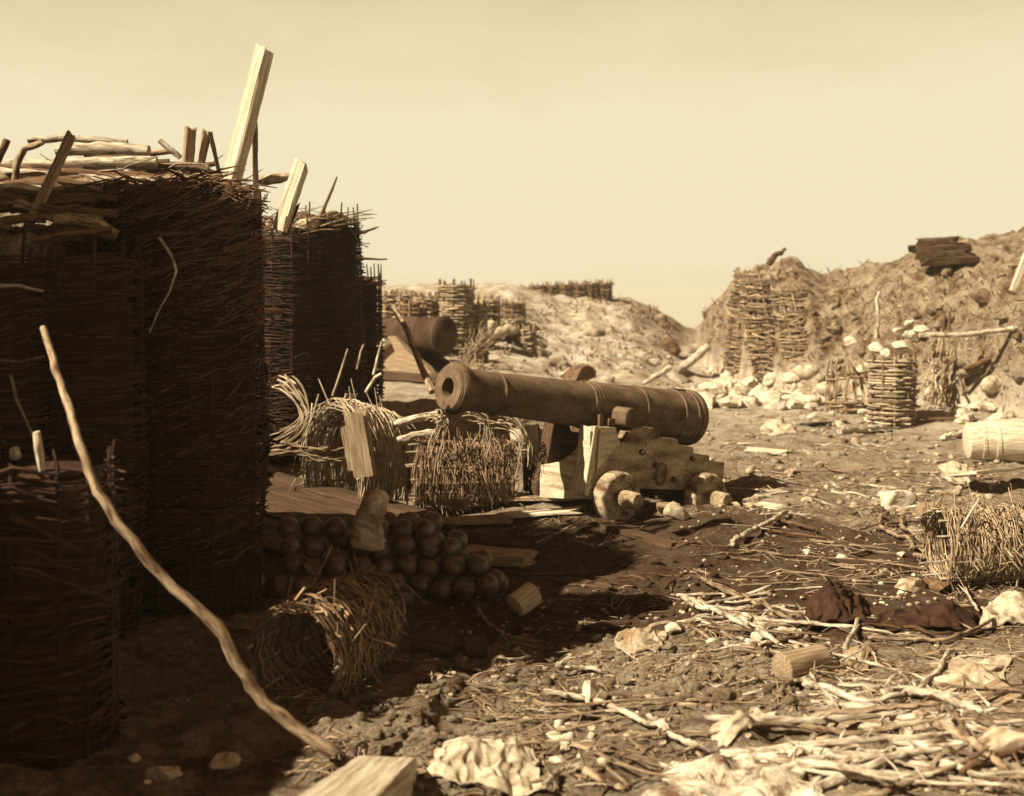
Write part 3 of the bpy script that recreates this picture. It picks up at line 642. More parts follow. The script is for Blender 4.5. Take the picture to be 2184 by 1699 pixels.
cloth('canvas_sheet', 'flat soiled canvas sheet between the right-hand branches', [(1985, 1470), (2110, 1485), (2165, 1400), (1990, 1420)], hmp(.03), .022, 'cloth_tan', 'canvas', seed=8, freq=(4, 3), rag=.12)
cloth('rag', 'small crumpled pale rag left of the half buried stone on the trodden soil', [(1310, 1388), (1400, 1396), (1420, 1358), (1330, 1350)], hmp(.05), .02, 'cloth_tan', 'rag', seed=9)
cloth('canvas_sheet', 'pale triangle of canvas beside the tilted board at the right edge', [(2008, 1022), (2070, 1030), (2058, 992), (2002, 996)], hmp(.05), .03, 'cloth_white', 'canvas', seed=10, freq=(3, 3))
cloth('sandbag_skin', 'empty white sandbag lying behind the cannon breech', [(1620, 925), (1700, 928), (1695, 900), (1632, 902)], hmp(.12), .05, 'cloth_white', 'sandbag', seed=11, freq=(3, 3))
# short logs and cylinders
def cyl(name, label, c, ax, r, ln, mat, cat='log', jit=.06, rings=6, endmat=None):
    mb = MB(); prof = [(-.004, r * .93)] + [(ln * i / rings, r) for i in range(rings + 1)] + [(ln + .004, r * .93)]
    mb.lathe(c, ax, prof, 22, jit)
    return tag(mb.build(name, M[mat], None, 35), label, cat)
c = G(1668, 1452); cyl('cut_log', 'short thick cut log with its round end facing the camera', c + V((0, 0, .07)), (.95, .55, .02), .085, .30, 'wood_grey')
c = G(1108, 1316); cyl('shell_case', 'pale stub cylinder lying alone beside the cannonball pile', c + V((-.03, 0, .07)), (.75, .55, .42), .085, .17, 'wood_pale', 'cylinder')
c = G(905, 1392); cyl('dark_billet', 'dark round billet lying in front of the cannonball pile', c + V((-.07, .05, .05)), (.97, -.3, -.03), .058, .26, 'wood_dark', 'billet')
c = G(990, 1404); cyl('dark_billet', 'stubby dark billet right of the longer dark billet', c + V((0, 0, .06)), (.9, .2, .05), .07, .13, 'wood_dark', 'billet')
c = G(560, 1262); cyl('dark_billet', 'dim cylinder lying at the left end of the cannonball pile', c + V((0, 0, .12)), (.9, -.35, -.16), .075, .33, 'wood_dark', 'billet')
c = G(1960, 1108); cyl('small_keg', 'small ribbed keg lying by a pale boulder right of the gun', c + V((0, 0, .08)), (1, .1, 0), .085, .2, 'wood_grey', 'keg', .1)

# ------------------------------------------------------------------ pile of round shot
BG = 'cannonballs in the pile'; br = .083
bmsh = MB(); bmsh.lathe((0, 0, 0), (.3, .2, 1), [(-br * math.cos(PI * i / 22), max(.0015, br * math.sin(PI * i / 22))) for i in range(23)], 32)
ball0 = None
ORD = ['first', 'second', 'third', 'fourth', 'fifth', 'sixth', 'seventh', 'eighth', 'ninth', 'tenth', 'eleventh']
LAY = ['ground', 'second', 'third', 'top']
def ball(x, y, z, lab):
    global ball0
    if ball0 is None: o = ball0 = bmsh.build('cannonball', M['shot'], None, 180, origin=(0, 0, 0))
    else: o = ball0.copy(); COL.objects.link(o)
    o.location = (x, y, z); o.rotation_euler = (R.random() * 3, R.random() * 3, R.random() * 6)
    tag(o, lab, 'cannonball', BG)
base_y, step = 8.82, .1665
x_right = -.17
gz = h(-.8, 8.85)
for k in range(4):
    n = [11, 9, 8, 7][k]
    xr = x_right - .09 * k - (.0 if k < 2 else .10 * (k - 1)); yy = base_y + .10 * k; zz = gz + br + .121 * k
    for i in range(n):
        x = xr - step * i + R.uniform(-.014, .014)
        bx_, by_ = x, yy + R.uniform(-.03, .02)
        if (k == 3 and i in (3,)) or (k == 2 and i == 5): continue
        ball(bx_, by_, zz + R.uniform(-.022, .01) + (h(bx_, by_) - gz) * .3, f'round shot in the front of the pile, {LAY[k]} layer, {ORD[i]} from the right end')
    for i in range(n - 1 if k < 3 else 3):       # row behind
        ball(xr + .04 - step * (i + (0 if k < 3 else 0)), yy + step * .95, zz, f'round shot in the back of the pile, {LAY[k]} layer, {ORD[i]} from the right end')
for i, (px, py) in enumerate([(812, 1266), (672, 1272), (1062, 1262), (860, 1292)]):
    g = G(px, py); ball(g.x, g.y, g.z + br * .62, ['loose round shot half buried in front of the middle of the pile', 'loose round shot half buried at the left front of the pile', 'loose round shot lying at the right end of the pile by the stub cylinder', 'loose round shot sunk in the soil behind the dark billets'][i])
# bundled canvas on top of the pile
cb = P(788, 1165, 9.0)
mb = MB(); prof = []
for i in range(34):
    u = i / 33; prof.append((u * .40, (.118 - .05 * u) * (1 + .05 * math.sin(u * 31 + 2 * u * u) + .10 * nz(u * 5, 3)) * (1 if u < .9 else 1 - (u - .9) * 5)))
mb.lathe((0, 0, 0), (0, 0, 1), [(-.01, .05)] + prof + [(.405, .01)], 30, .0)
vs = []
for p in mb.v:
    p = V(p); q = p * 9
    k = 1 + .30 * nz(q.x * .7, q.y * .7, q.z * .6) + .14 * (1 - 2 * abs(nz(q.x * 1.5, q.y * 1.5, q.z * 2.2 + 1.2 * q.x)))
    vs.append(tuple(cb + V((p.x * k * 1.08 + .10 * (p.z / .4) ** 2 - .02, p.y * k, p.z + .03 * nz(q.x, q.y, 2)))))
mb.v = vs
tag(mb.build('canvas_bundle', M['cloth_tan'], None, 80), 'rolled and corded canvas bundle standing on top of the cannonball pile', 'bundle')
pole('thin straight stick leaning against the cannonball pile', [(706, 1166), (655, 1270), (610, 1345), (578, 1400)], 9, 8.3, 'bark_mid', 'stick', 'stick', dd=-1.1, tip=.8, sides=6)

# ------------------------------------------------------------------ gun platform boards
pd = V((2.55, -2.9, 0)).normalized(); pn = V((pd.y, -pd.x, 0)) * -1
orig = V((-2.85, 14.0, 0))
names = ['farthest pale board of the gun platform, running behind the split post', 'second board of the gun platform, counted from its pale far edge', 'third board of the gun platform, counted from its pale far edge', 'fourth board of the gun platform, counted from its pale far edge', 'fifth board of the gun platform, counted from its pale far edge', 'sixth board of the gun platform, counted from its pale far edge']
for i in range(6):
    hp = lambda x, y: min(h(x, y), .06)
    a = orig - pn * (.34 * i) ; ln = [2.9, 3.5, 3.6, 3.4, 3.5, 3.0][i]
    a = a + pd * [0, -.1, .2, .3, .6, 1.0][i]; b = a + pd * ln
    a.z = hp(a.x, a.y) + .035 + (.05 if i == 0 else R.uniform(0, .015)); b.z = hp(b.x, b.y) + .04 + (.05 if i == 0 else R.uniform(0, .02))
    mb = MB(); mb.plank(a, b, pn, .325, .06, 18, .05, .008); tag(mb.build('platform_board', M['wood_dark' if i == 0 else 'wood_mid'], None, 35), names[i], 'board', 'boards of the gun platform')
def gplank(label, a, b, w, t, mat, lift=.03, name='board', jag=.04, tilt=0.0, cat='board', lift1=None):
    p0, p1 = G(*a, lift), G(*b, lift if lift1 is None else lift1); ax = (p1 - p0).normalized(); side = ax.cross(V((0, 0, 1))).normalized() + V((0, 0, tilt))
    mb = MB(); mb.plank(p0, p1, side, w, t, 14, jag, .007); return tag(mb.build(name, M[mat], None, 35), label, cat)
gplank('broad pale broken board in front of the carriage wheel', (1040, 1082), (1262, 1080), .34, .04, 'wood_grey', .10, jag=.07)
gplank('split bright plank lying under the broad broken board', (1060, 1112), (1235, 1100), .20, .03, 'wood_pale', .05, jag=.08)
gplank('pale plank end at the near edge of the gun platform', (880, 1128), (1085, 1118), .22, .05, 'wood_grey', .05, jag=.06)
gplank('dark slat lying across the near plank end', (905, 1140), (968, 1143), .07, .05, 'wood_dark', .08, jag=.01)
gplank('short pale plank lying right of the cannonball pile', (985, 1200), (1130, 1212), .26, .10, 'wood_grey', .07)
gplank('wedge-shaped board lying below the gabion under the muzzle', (950, 1046), (1112, 1072), .24, .05, 'wood_dark', .12, tilt=.9, lift1=.03)
gplank('half buried board in the dark soil in front of the gun', (1290, 1122), (1440, 1165), .13, .05, 'wood_dark', .0)
board('split upright post leaning in front of the overturned gabion', (780, 1016), (758, 884), 46, 22, 12.1, 'wood_grey', (.97, -.2, 0), 'post', 'post', .06)
board('splintered half of the split post, shorter and set on its outer side', (758, 1002), (738, 912), 24, 18, 12.15, 'wood_grey', (.97, -.2, 0), 'post', 'post', .08)
pole('upper white peeled stake end left of the gabion under the muzzle', [(842, 906), (885, 893), (935, 884)], 17, 12.4, 'bark_pale', 'stake', 'stake', sides=8)
pole('lower white peeled stake end left of the gabion under the muzzle', [(848, 940), (888, 928), (930, 922)], 15, 12.2, 'bark_pale', 'stake', 'stake', sides=8)
pole('thin white twig rising behind the overturned gabion', [(780, 838), (800, 806), (814, 798)], 8, 14.0, 'bark_pale', 'twig', 'twig', sides=6)
pole('pale pointed stake leaning on the far shadowed wall, left one', [(710, 845), (725, 800), (742, 745)], 8, 14.8, 'bark_mid', 'stake', 'stake', tip=.6, sides=6)
pole('pale pointed stake leaning on the far shadowed wall, right one', [(797, 800), (806, 762), (814, 728)], 8, 15.2, 'bark_pale', 'stake', 'stake', tip=.6, sides=6)
pole('thin bright stake between two others on the far shadowed wall', [(762, 788), (770, 750), (776, 735)], 7, 15.2, 'bark_mid', 'stake', 'stake', tip=.6, sides=6)
pole('long pole leaning between the two cannons', [(838, 652), (868, 705), (895, 775), (922, 836)], 12, 17.5, 'bark_mid', 'pole', 'pole', tip=1.2, sides=8, dd=-1.5)

# ------------------------------------------------------------------ the cannon and its carriage
MZ = P(955, 827, 11.0); BR = P(1475, 893, 12.9)
ua = (BR - MZ).normalized(); uh = V((ua.x, ua.y, 0)).normalized(); nn = V((uh.y, -uh.x, 0))
A = lambda s: MZ + ua * s
gun = empty('cannon', A(1.83) - V((0, 0, .25)), 'large rusted iron cannon resting on a stepped timber carriage in the middle', 'cannon')
prof = [(.75, .087), (0.02, .087), (.0, .09), (-.002, .198), (.004, .205), (.012, .207), (.016, .214), (.028, .216), (.032, .225), (.06, .238), (.085, .238), (.10, .232), (.103, .226), (.125, .226), (.128, .218), (.145, .218), (.15, .208), (.22, .196), (.30, .190),
        (.52, .191), (.522, .200), (.535, .206), (.548, .200), (.55, .192), (.56, .192), (.562, .197), (.575, .197), (.577, .192),
        (1.64, .221), (1.642, .230), (1.66, .235), (1.675, .230), (1.69, .236), (1.71, .236), (1.712, .229), (1.73, .229), (1.732, .236), (1.75, .237), (1.752, .232),
        (2.33, .249), (2.332, .258), (2.35, .262), (2.365, .258), (2.367, .252), (2.39, .252), (2.87, .264), (2.872, .273), (2.885, .278), (2.90, .273), (2.905, .268),
        (2.93, .268), (3.05, .272), (3.055, .282), (3.075, .286), (3.09, .282), (3.095, .276), (3.115, .276), (3.118, .287), (3.16, .293), (3.19, .285), (3.22, .25), (3.27, .20), (3.31, .12), (3.33, .075), (3.36, .06), (3.39, .085), (3.44, .105), (3.49, .08), (3.51, .02)]
prof = [(l * .968 if l < 3.2 else 3.2 * .968 + (l - 3.2) * .5, r) for l, r in prof]
mb = MB(); mb.lathe(MZ, ua, prof, 56); mb.build('barrel', M['iron'], gun, 32)
for sgn in (1, -1):
    mb = MB(); c = A(1.85) + nn * (.20 * sgn) - V((0, 0, .075)); mb.lathe(c, nn * sgn, [(0, .11), (.04, .11), (.042, .098), (.25, .096), (.256, .085)], 28); mb.build('trunnion', M['iron'], gun, 32)
up = ua.cross(nn); up = up if up.z > 0 else -up
mb = MB(); p = A(2.78) + up * .262; mb.plank(p, p + ua * .17, nn, .10, .05, 4); mb.build('vent_lock', M['iron'], gun, 32)
mb = MB(); p = A(1.55) + up * .212; mb.plank(p, p + ua * .22, nn, .05, .035, 4); mb.build('sight_block', M['iron'], gun, 32)
# carriage
def onplane(px, py, off):
    """point on the vertical plane of a cheek's outer face"""
    o = A(0) + nn * off; d0 = V(((px - CX) / F, 1, -(py - CY) / F)); t = (o - V((0, 0, CAMZ))).dot(nn) / d0.dot(nn)
    return V((0, 0, CAMZ)) + d0 * t
car = empty('gun_carriage', V((A(2.1).x, A(2.1).y, h(A(2.1).x, A(2.1).y))), 'stepped timber truck carriage with four small solid wheels under the large cannon', 'gun carriage')
z3 = lambda x, y: ((1200 + x * .32378) / 1.17216, (1050 + y * .32378) / 1.17216)
outl = [(850, 560), (905, 200), (930, 55), (1050, 60), (1075, 170), (1108, 172), (1150, 90), (1190, 65), (1340, 62), (1392, 105), (1400, 135), (1530, 150), (1535, 190), (1650, 210), (1652, 258), (1772, 275), (1778, 320), (1890, 330), (1885, 450), (1860, 500), (1590, 545), (1280, 535), (1150, 545), (1120, 480), (1000, 480), (940, 565)]
near_out = [onplane(*z3(x, y), .41) for x, y in outl]
def cheek(sh, mat):
    o2 = [p + nn * sh for p in near_out]; m_ = MB(); m_.prism(o2, uh, nn * -.15)
    ob = m_.build('cheek', M[mat], car, 20)
    bv = ob.modifiers.new('edge', 'BEVEL'); bv.width = .012; bv.segments = 2; bv.limit_method = 'ANGLE'; bv.angle_limit = .5
    return ob
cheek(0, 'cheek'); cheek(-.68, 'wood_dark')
# pale front facing on the near cheek
f0, f1 = onplane(*z3(838, 572), .41), onplane(*z3(918, 52), .41)
mb = MB(); mb.plank(f0 - nn * .09 - uh * .035, f1 - nn * .09 - uh * .035, nn, .21, .06, 12, .012, .004); mb.build('front_facing', M['paint'], car, 35)
mb = MB(); mb.prism([onplane(*z3(x, y), .43) for x, y in [(925, 60), (1048, 62), (1078, 175), (905, 395)]], uh, nn * -.018); mb.build('side_facing', M['paint'], car, 25)
def onface(px, py):
    o = f0 + uh * .02; d0 = V(((px - CX) / F, 1, -(py - CY) / F)); return V((0, 0, CAMZ)) + d0 * ((o - V((0, 0, CAMZ))).dot(uh) / d0.dot(uh))
tr = [onface(*z3(x, y)) for x, y in [(850, 90), (790, 172), (740, 228), (690, 274), (645, 306), (600, 326), (540, 338), (464, 348), (462, 600), (700, 610), (850, 612)]]
mb = MB(); mb.prism(tr, nn, uh * .13); mb.build('transom', M['paint'], car, 25)
# axletrees, wheels
def wheel_at(px, py, d, r, name='wheel'):
    c = P(px, py, d)
    return c
wf = onplane(1328, 1064, .60); wr = onplane(1518, 1064, .60)
for c in (wf, wr):
    for far in (0, 1):
        cc = c - nn * (1.12 * far); sgn = 1 if not far else -1
        w_ = MB(); rr = .245 * (1 if not far else 1)
        o = cc - nn * (.15 * sgn) if sgn > 0 else cc + nn * 0
        ax = nn * sgn
        w_.lathe(cc - ax * .16, ax, [(0, .12), (.002, rr - .02), (.02, rr), (.13, rr), (.155, rr - .018), (.16, rr - .03), (.158, rr - .075), (.13, rr - .095), (.125, .09)], 36, .014)
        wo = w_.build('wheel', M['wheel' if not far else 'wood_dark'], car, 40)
        hb = MB(); hb.lathe(cc - ax * .10, ax, [(0, .08), (.22, .083), (.29, .08), (.312, .066), (.318, .02)], 22, .03); hb.build('hub', M['cheek'], wo, 40)
    a_ = MB(); a_.plank(c - nn * .18, c - nn * .96, uh, .2, .19, 6); a_.build('axletree', M['wood_dark'], car, 35)
# ring, bolts, trunnion plates
rc = onplane(*z3(1400, 420), .437); ring = [rc + uh * (.068 * math.cos(2*PI*i/20)) + V((0, 0, .105 * math.sin(2*PI*i/20))) + nn * .012 * math.sin(2*PI*i/20) for i in range(21)]
mb = MB(); mb.tube(ring, .0115, 7, cap=False); mb.build('ring', M['iron'], car, 60)
for q in [(1345, 350), (1485, 460), (1240, 250), (1630, 300)]:
    mb = MB(); c = onplane(*z3(*q), .405); mb.lathe(c, nn, [(0, .028), (.03, .028), (.05, .02), (.055, .006)], 14); mb.build('bolt_head', M['iron'], car, 40)
for (x0, y0, y1, w) in [(930, -40, 60, .045), (1015, -10, 62, .075), (1165, -30, 80, .035)]:
    b = onplane(*z3(x0, y1), .36); t_ = onplane(*z3(x0, y0), .36); mb = MB(); mb.plank(b, t_, uh, w, .03, 4); mb.build('trunnion_strap', M['iron'], car, 35)
# block under the far side and chock by the rear wheel
board('dark upright timber standing behind the transom of the large cannon', (1136, 1046), (1130, 905), 36, 30, 12.75, 'wood_dark', (1, .2, 0), 'timber', 'timber', .02)
board('bright board end showing between the muzzle gabion and the dark upright timber', (1088, 930), (1142, 925), 30, 12, 12.9, 'wood_pale', (0, .4, 1), 'board', 'board', .03)
c = G(1445, 1106); mb = MB(); mb.rock(c + V((0, 0, .05)), .11, (1.2, .8, .9)); tag(mb.build('stone', M['stone_mid'], None, 45), 'rounded stone wedged between the two carriage wheels', 'stone')
c = G(1420, 1098); gplank('curved wooden chock tipped against the rear carriage wheel', (1405, 1096), (1446, 1100), .09, .06, 'wood_grey', .07, 'chock', .03, .6, 'chock')
# ------------------------------------------------------------------ second cannon
b2 = P(948, 716, 22.4); a2 = V((-.80, .60, .012)).normalized()
g2 = empty('cannon', b2 - V((0, 0, .4)), 'dark second cannon farther back, half hidden by the shadowed wall', 'cannon')
pr = [(-.14, .04), (-.13, .09), (-.10, .2), (-.06, .30), (-.03, .34), (.0, .36), (.06, .345), (.08, .33), (.45, .325), (.46, .335), (.50, .335), (.51, .32), (1.1, .30), (1.12, .31), (1.16, .31), (1.18, .285), (2.6, .235), (2.75, .26), (2.85, .25), (2.86, .1)]
mb = MB(); mb.lathe(b2, a2, pr, 44); mb.build('barrel', M['gun_dark'], g2, 28)
n2_ = V((a2.y, -a2.x, 0)).normalized(); n2_ = n2_ if n2_.y < 0 else -n2_
for sg in (1, -1):
    mb = MB(); mb.lathe(b2 + a2 * 1.15 + n2_ * .26 * sg - V((0, 0, .1)), n2_ * sg, [(0, .11), (.24, .10), (.245, .08)], 20); mb.build('trunnion', M['iron'], g2, 35)
c2 = b2 + a2 * .9; gz2 = h(c2.x, c2.y)
k2 = empty('gun_carriage', (c2.x, c2.y, gz2), 'sloping timber carriage under the dark second cannon', 'gun carriage')
for sg in (1, -1):
    o = b2 + n2_ * (.38 * sg); o.z = 0
    ol = [(1.55, gz2), (1.55, gz2 + .35), (1.35, gz2 + .4), (1.02, b2.z - .02), (.85, b2.z - .02), (.55, b2.z - .3), (.1, b2.z - .55), (-.1, gz2 + .05), (-.1, gz2)]
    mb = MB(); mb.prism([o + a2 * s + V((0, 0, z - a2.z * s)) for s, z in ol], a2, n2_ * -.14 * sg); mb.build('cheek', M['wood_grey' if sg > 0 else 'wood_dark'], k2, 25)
mb = MB(); mb.plank(b2 + n2_ * .45 + a2 * 1.72 + V((0, 0, gz2 + .12 - b2.z)), b2 + n2_ * .45 + a2 * .98 + V((0, 0, -.12)), n2_, .16, .13, 8); mb.build('brace', M['paint'], k2, 35)
mb = MB(); mb.plank(b2 + n2_ * .5 + a2 * 1.75 + V((0, 0, gz2 - b2.z)), b2 + n2_ * .5 + a2 * 1.75 + V((0, 0, gz2 + .42 - b2.z)), n2_, .3, .26, 6); mb.build('foot_block', M['paint'], k2, 35)
mb = MB(); mb.plank(b2 - a2 * .3 + n2_ * .45 + V((0, 0, gz2 + .05 - b2.z)), b2 + a2 * 1.7 + n2_ * .45 + V((0, 0, gz2 + .05 - b2.z)), n2_, .2, .16, 8); mb.build('bed_timber', M['wood_dark'], k2, 35)
# ------------------------------------------------------------------ sandbags and stones on the background works
def stone(label, c, r, mat='stone', sq=(1.2, 1, .8), name='stone', cat='stone', group=None):
    mb = MB(); mb.rock(c, r, sq); return tag(mb.build(name, M[mat], None, 45), label, cat, group)
def bag(label, c, r, ax=(1, 0, 0), ln=.5, group=None):
    mb = MB(); pr = [(u * ln, r * (max(.05, math.sin(PI * min(1, max(0, u * .94 + .03)))) ** .45)) for u in [i / 14 for i in range(15)]]
    mb.lathe(V(c) - V(ax).normalized() * ln / 2, ax, pr, 18, .25)
    return tag(mb.build('sandbag', M['cloth_white'], None, 80), label, 'sandbag', group)
bag('white sandbag, leftmost of the three behind the muzzle', P(1043, 706, 28.6), .17, (.5, 0, 1), .5)
bag('white sandbag, middle one of the three behind the muzzle', P(1066, 710, 28.6), .14, (1, .2, .2), .4)
bag('white sandbag, rightmost of the three behind the muzzle', P(1086, 704, 28.8), .14, (1, .1, -.1), .4)
for px, py, d, r, lab in [(1866, 745, 21.7, .15, 'pale stone on the rim left of the upright gabion'), (1888, 752, 21.5, .13, 'pale stone on the left of the upright gabion rim'), (1925, 743, 21.5, .19, 'largest white stone crowning the upright gabion'), (1935, 712, 23, .12, 'white stone lying behind and above the upright gabion'), (1962, 706, 23, .14, 'rounded white stone on the bank right of the upright gabion'), (1940, 690, 23.4, .12, 'topmost white stone above the upright gabion'), (1918, 706, 22.8, .1, 'narrow white stone set upright above the gabion rim'), (1812, 728, 23.5, .12, 'white stone lodged in the earthwork right of the dark cleft')]:
    stone(lab, P(px, py, d), r)
# timber and posts on the earthwork
pole('pale bent stake standing against the earthwork slope', [(1868, 722), (1874, 680), (1870, 640), (1876, 622)], 9, 24.3, 'bark_pale', 'stake', 'stake', tip=.7, sides=6)
pole('long pale pole laid along the shelf of the earthwork', [(1960, 716), (2060, 714), (2130, 706), (2200, 696)], 11, 22.4, 'bark_pale', 'pole', 'pole', sides=8)
board('pale post leaning at the right picture edge on the earthwork', (2160, 622), (2192, 540), 14, 12, 21.5, 'wood_pale', (1, 0, 0), 'post', 'post', .03)
pole('dark jagged stump curling up from the peak of the earthwork', [(1640, 565), (1652, 545), (1666, 540), (1676, 530)], 16, 29, 'bark_dark', 'stump', 'stump', tip=.4, wob=.6)
for i, (y0, x0, x1) in enumerate([(516, 1962, 2040), (530, 1950, 2070), (543, 1960, 2062), (556, 1968, 2080)]):
    sd = G(2016, 562).y - .25
    p0, p1 = P(x0, y0 + 3, sd - .06 * i), P(x1, y0 - 3, sd - .06 * i - .1); mb = MB(); mb.plank(p0, p1, (0, 1, .1), .34, .155, 14, .12, .03, 1.0, .12)
    tag(mb.build('timber', M['wood_dark'], None, 35), ['upper', 'second', 'third', 'lowest'][i] + ' dark timber of the stack on the earthwork crest', 'timber', 'dark timbers stacked on the earthwork crest')
pole('dark slanting timber jutting from the hollow of the earthwork', [(2058, 790), (2090, 775), (2110, 768)], 13, 22.8, 'bark_dark', 'timber', 'timber')
pole('slanting pale beam at the foot of the earthwork tip', [(1435, 800), (1475, 770), (1512, 738)], 17, 29.5, 'bark_pale', 'beam', 'beam')
for px, s in [(2012, 1), (2024, 1.2)]:
    pole('dark splintered stake stub standing on the earthwork shelf, ' + ('left one' if px == 2012 else 'right one'), [(px, 705), (px + 1, 690), (px + 3, 705 - 34 * s)], 9, 22.6, 'bark_dark', 'stake', 'stake', tip=.4)
# far tiny features
pole('small dark stake alone on the skyline of the far bank', [(1385, 672), (1386, 660), (1385, 650)], 7, 42, 'bark_dark', 'stake', 'stake', tip=.5)
stone('dark shaggy clod behind the cannon barrel', P(1232, 800, 19.5), .24, 'earth', (1.3, 1, .8), 'earth_clod', 'clod')
pole('pale branch slanting up behind the cannon reinforce', [(1372, 818), (1400, 802), (1432, 782)], 12, 19, 'bark_pale', 'branch', 'branch')
stone('dark round clod in the gap before the sea', P(1432, 740, 33), .28, 'earth', (1.2, 1, 1), 'earth_clod', 'clod')
# pale barrel at the right edge
c = G(2066, 990); c.z += .27
mb = MB(); mb.lathe(c + V((.02, .15, 0)), (1, -.1, .02), [(0, .12), (.01, .21), (.02, .225), (.16, .245), (.165, .255), (.2, .258), (.205, .25), (.32, .262), (.325, .275), (.37, .277), (.375, .268), (.60, .283), (.85, .275), (1.1, .25), (1.105, .05)], 36, .02)
tag(mb.build('keg', M['wood_pale'], None, 35), 'pale hooped keg lying on its side at the right picture edge', 'keg')
gplank('tilted board with a black underside at the right picture edge', (2052, 1052), (2215, 1030), .42, .035, 'wood_pale', .20, tilt=.25)
stone('pale boulder lying beside the small ribbed keg', G(1905, 1078) + V((0, 0, .06)), .17, 'stone', (1.4, 1, .8))
stone('bright white limestone block in the middle of the near ground', G(1266, 1500) + V((0, 0, .05)), .085, 'stone', (1.1, 1, 1.15))
stone('half buried stone with a white top on the trodden soil', G(1440, 1352) + V((0, 0, .03)), .05, 'stone')
stone('squat pale stone right of the black coat, beside a dark clod', G(1945, 1262) + V((0, 0, .04)), .11, 'stone_mid', (1.2, 1, .6))
stone('dark clod beside the squat pale stone behind the black cloth', G(1995, 1262) + V((0, 0, .05)), .11, 'earth', (1.2, 1, .8), 'earth_clod', 'clod')
stone('buff boulder half sunk at the lower right edge', G(2150, 1590) + V((0, 0, .02)), .12, 'stone_mid', (1.5, 1, .8))
for i, (px, py, r) in enumerate([(350, 1668, .07), (480, 1640, .06), (292, 1625, .03), (312, 1672, .02)]):
    stone(['pale rubble block in deep shade at the bottom left', 'pale stone in deep shade left of the near beam', 'small white chip of stone in the dark bottom left', 'tiny white pebble in the dark at the bottom left edge'][i], G(px, py) + V((0, 0, r * .5)), r, 'stone', (1.3, 1, .7))
# ------------------------------------------------------------------ branches on the right-hand ground
def gstick(label, pts, w, mat='bark_pale', lift=.02, name='branch', cat='branch', group=None, tip=.7, sides=7, wob=.3, arch=0.0):
    g = [G(px, py) for px, py in pts]; q = []; n0 = len(g)
    for i in range(n0 - 1):
        p0, p1, p2, p3 = g[max(i-1, 0)], g[i], g[i+1], g[min(i+2, n0-1)]
        for k in range(5):
            f = k / 5; q.append(.5 * ((2*p1) + (p2-p0)*f + (2*p0-5*p1+4*p2-p3)*f*f + (3*p1-p0-3*p2+p3)*f**3))
    q.append(g[-1].copy()); n = len(q); d = sum(p.y for p in q) / n; r = w / 2 / F * d
    zs = [p.z for p in q]
    for i, p in enumerate(q):
        u = i / (n - 1); z = lerp(zs[0], zs[-1], u) * .35 + p.z * .65
        p.z = max(z, h(p.x, p.y)) + r * .8 + lift + arch * 4 * u * (1 - u) + .3 * r * nz(i * .7, w, d)
    mb = MB(); twiggy(mb, q, [r * lerp(1, tip, i / (n-1)) for i in range(n)], sides, wob, 3)
    return tag(mb.build(name, M[mat], None, 60), label, cat, group)
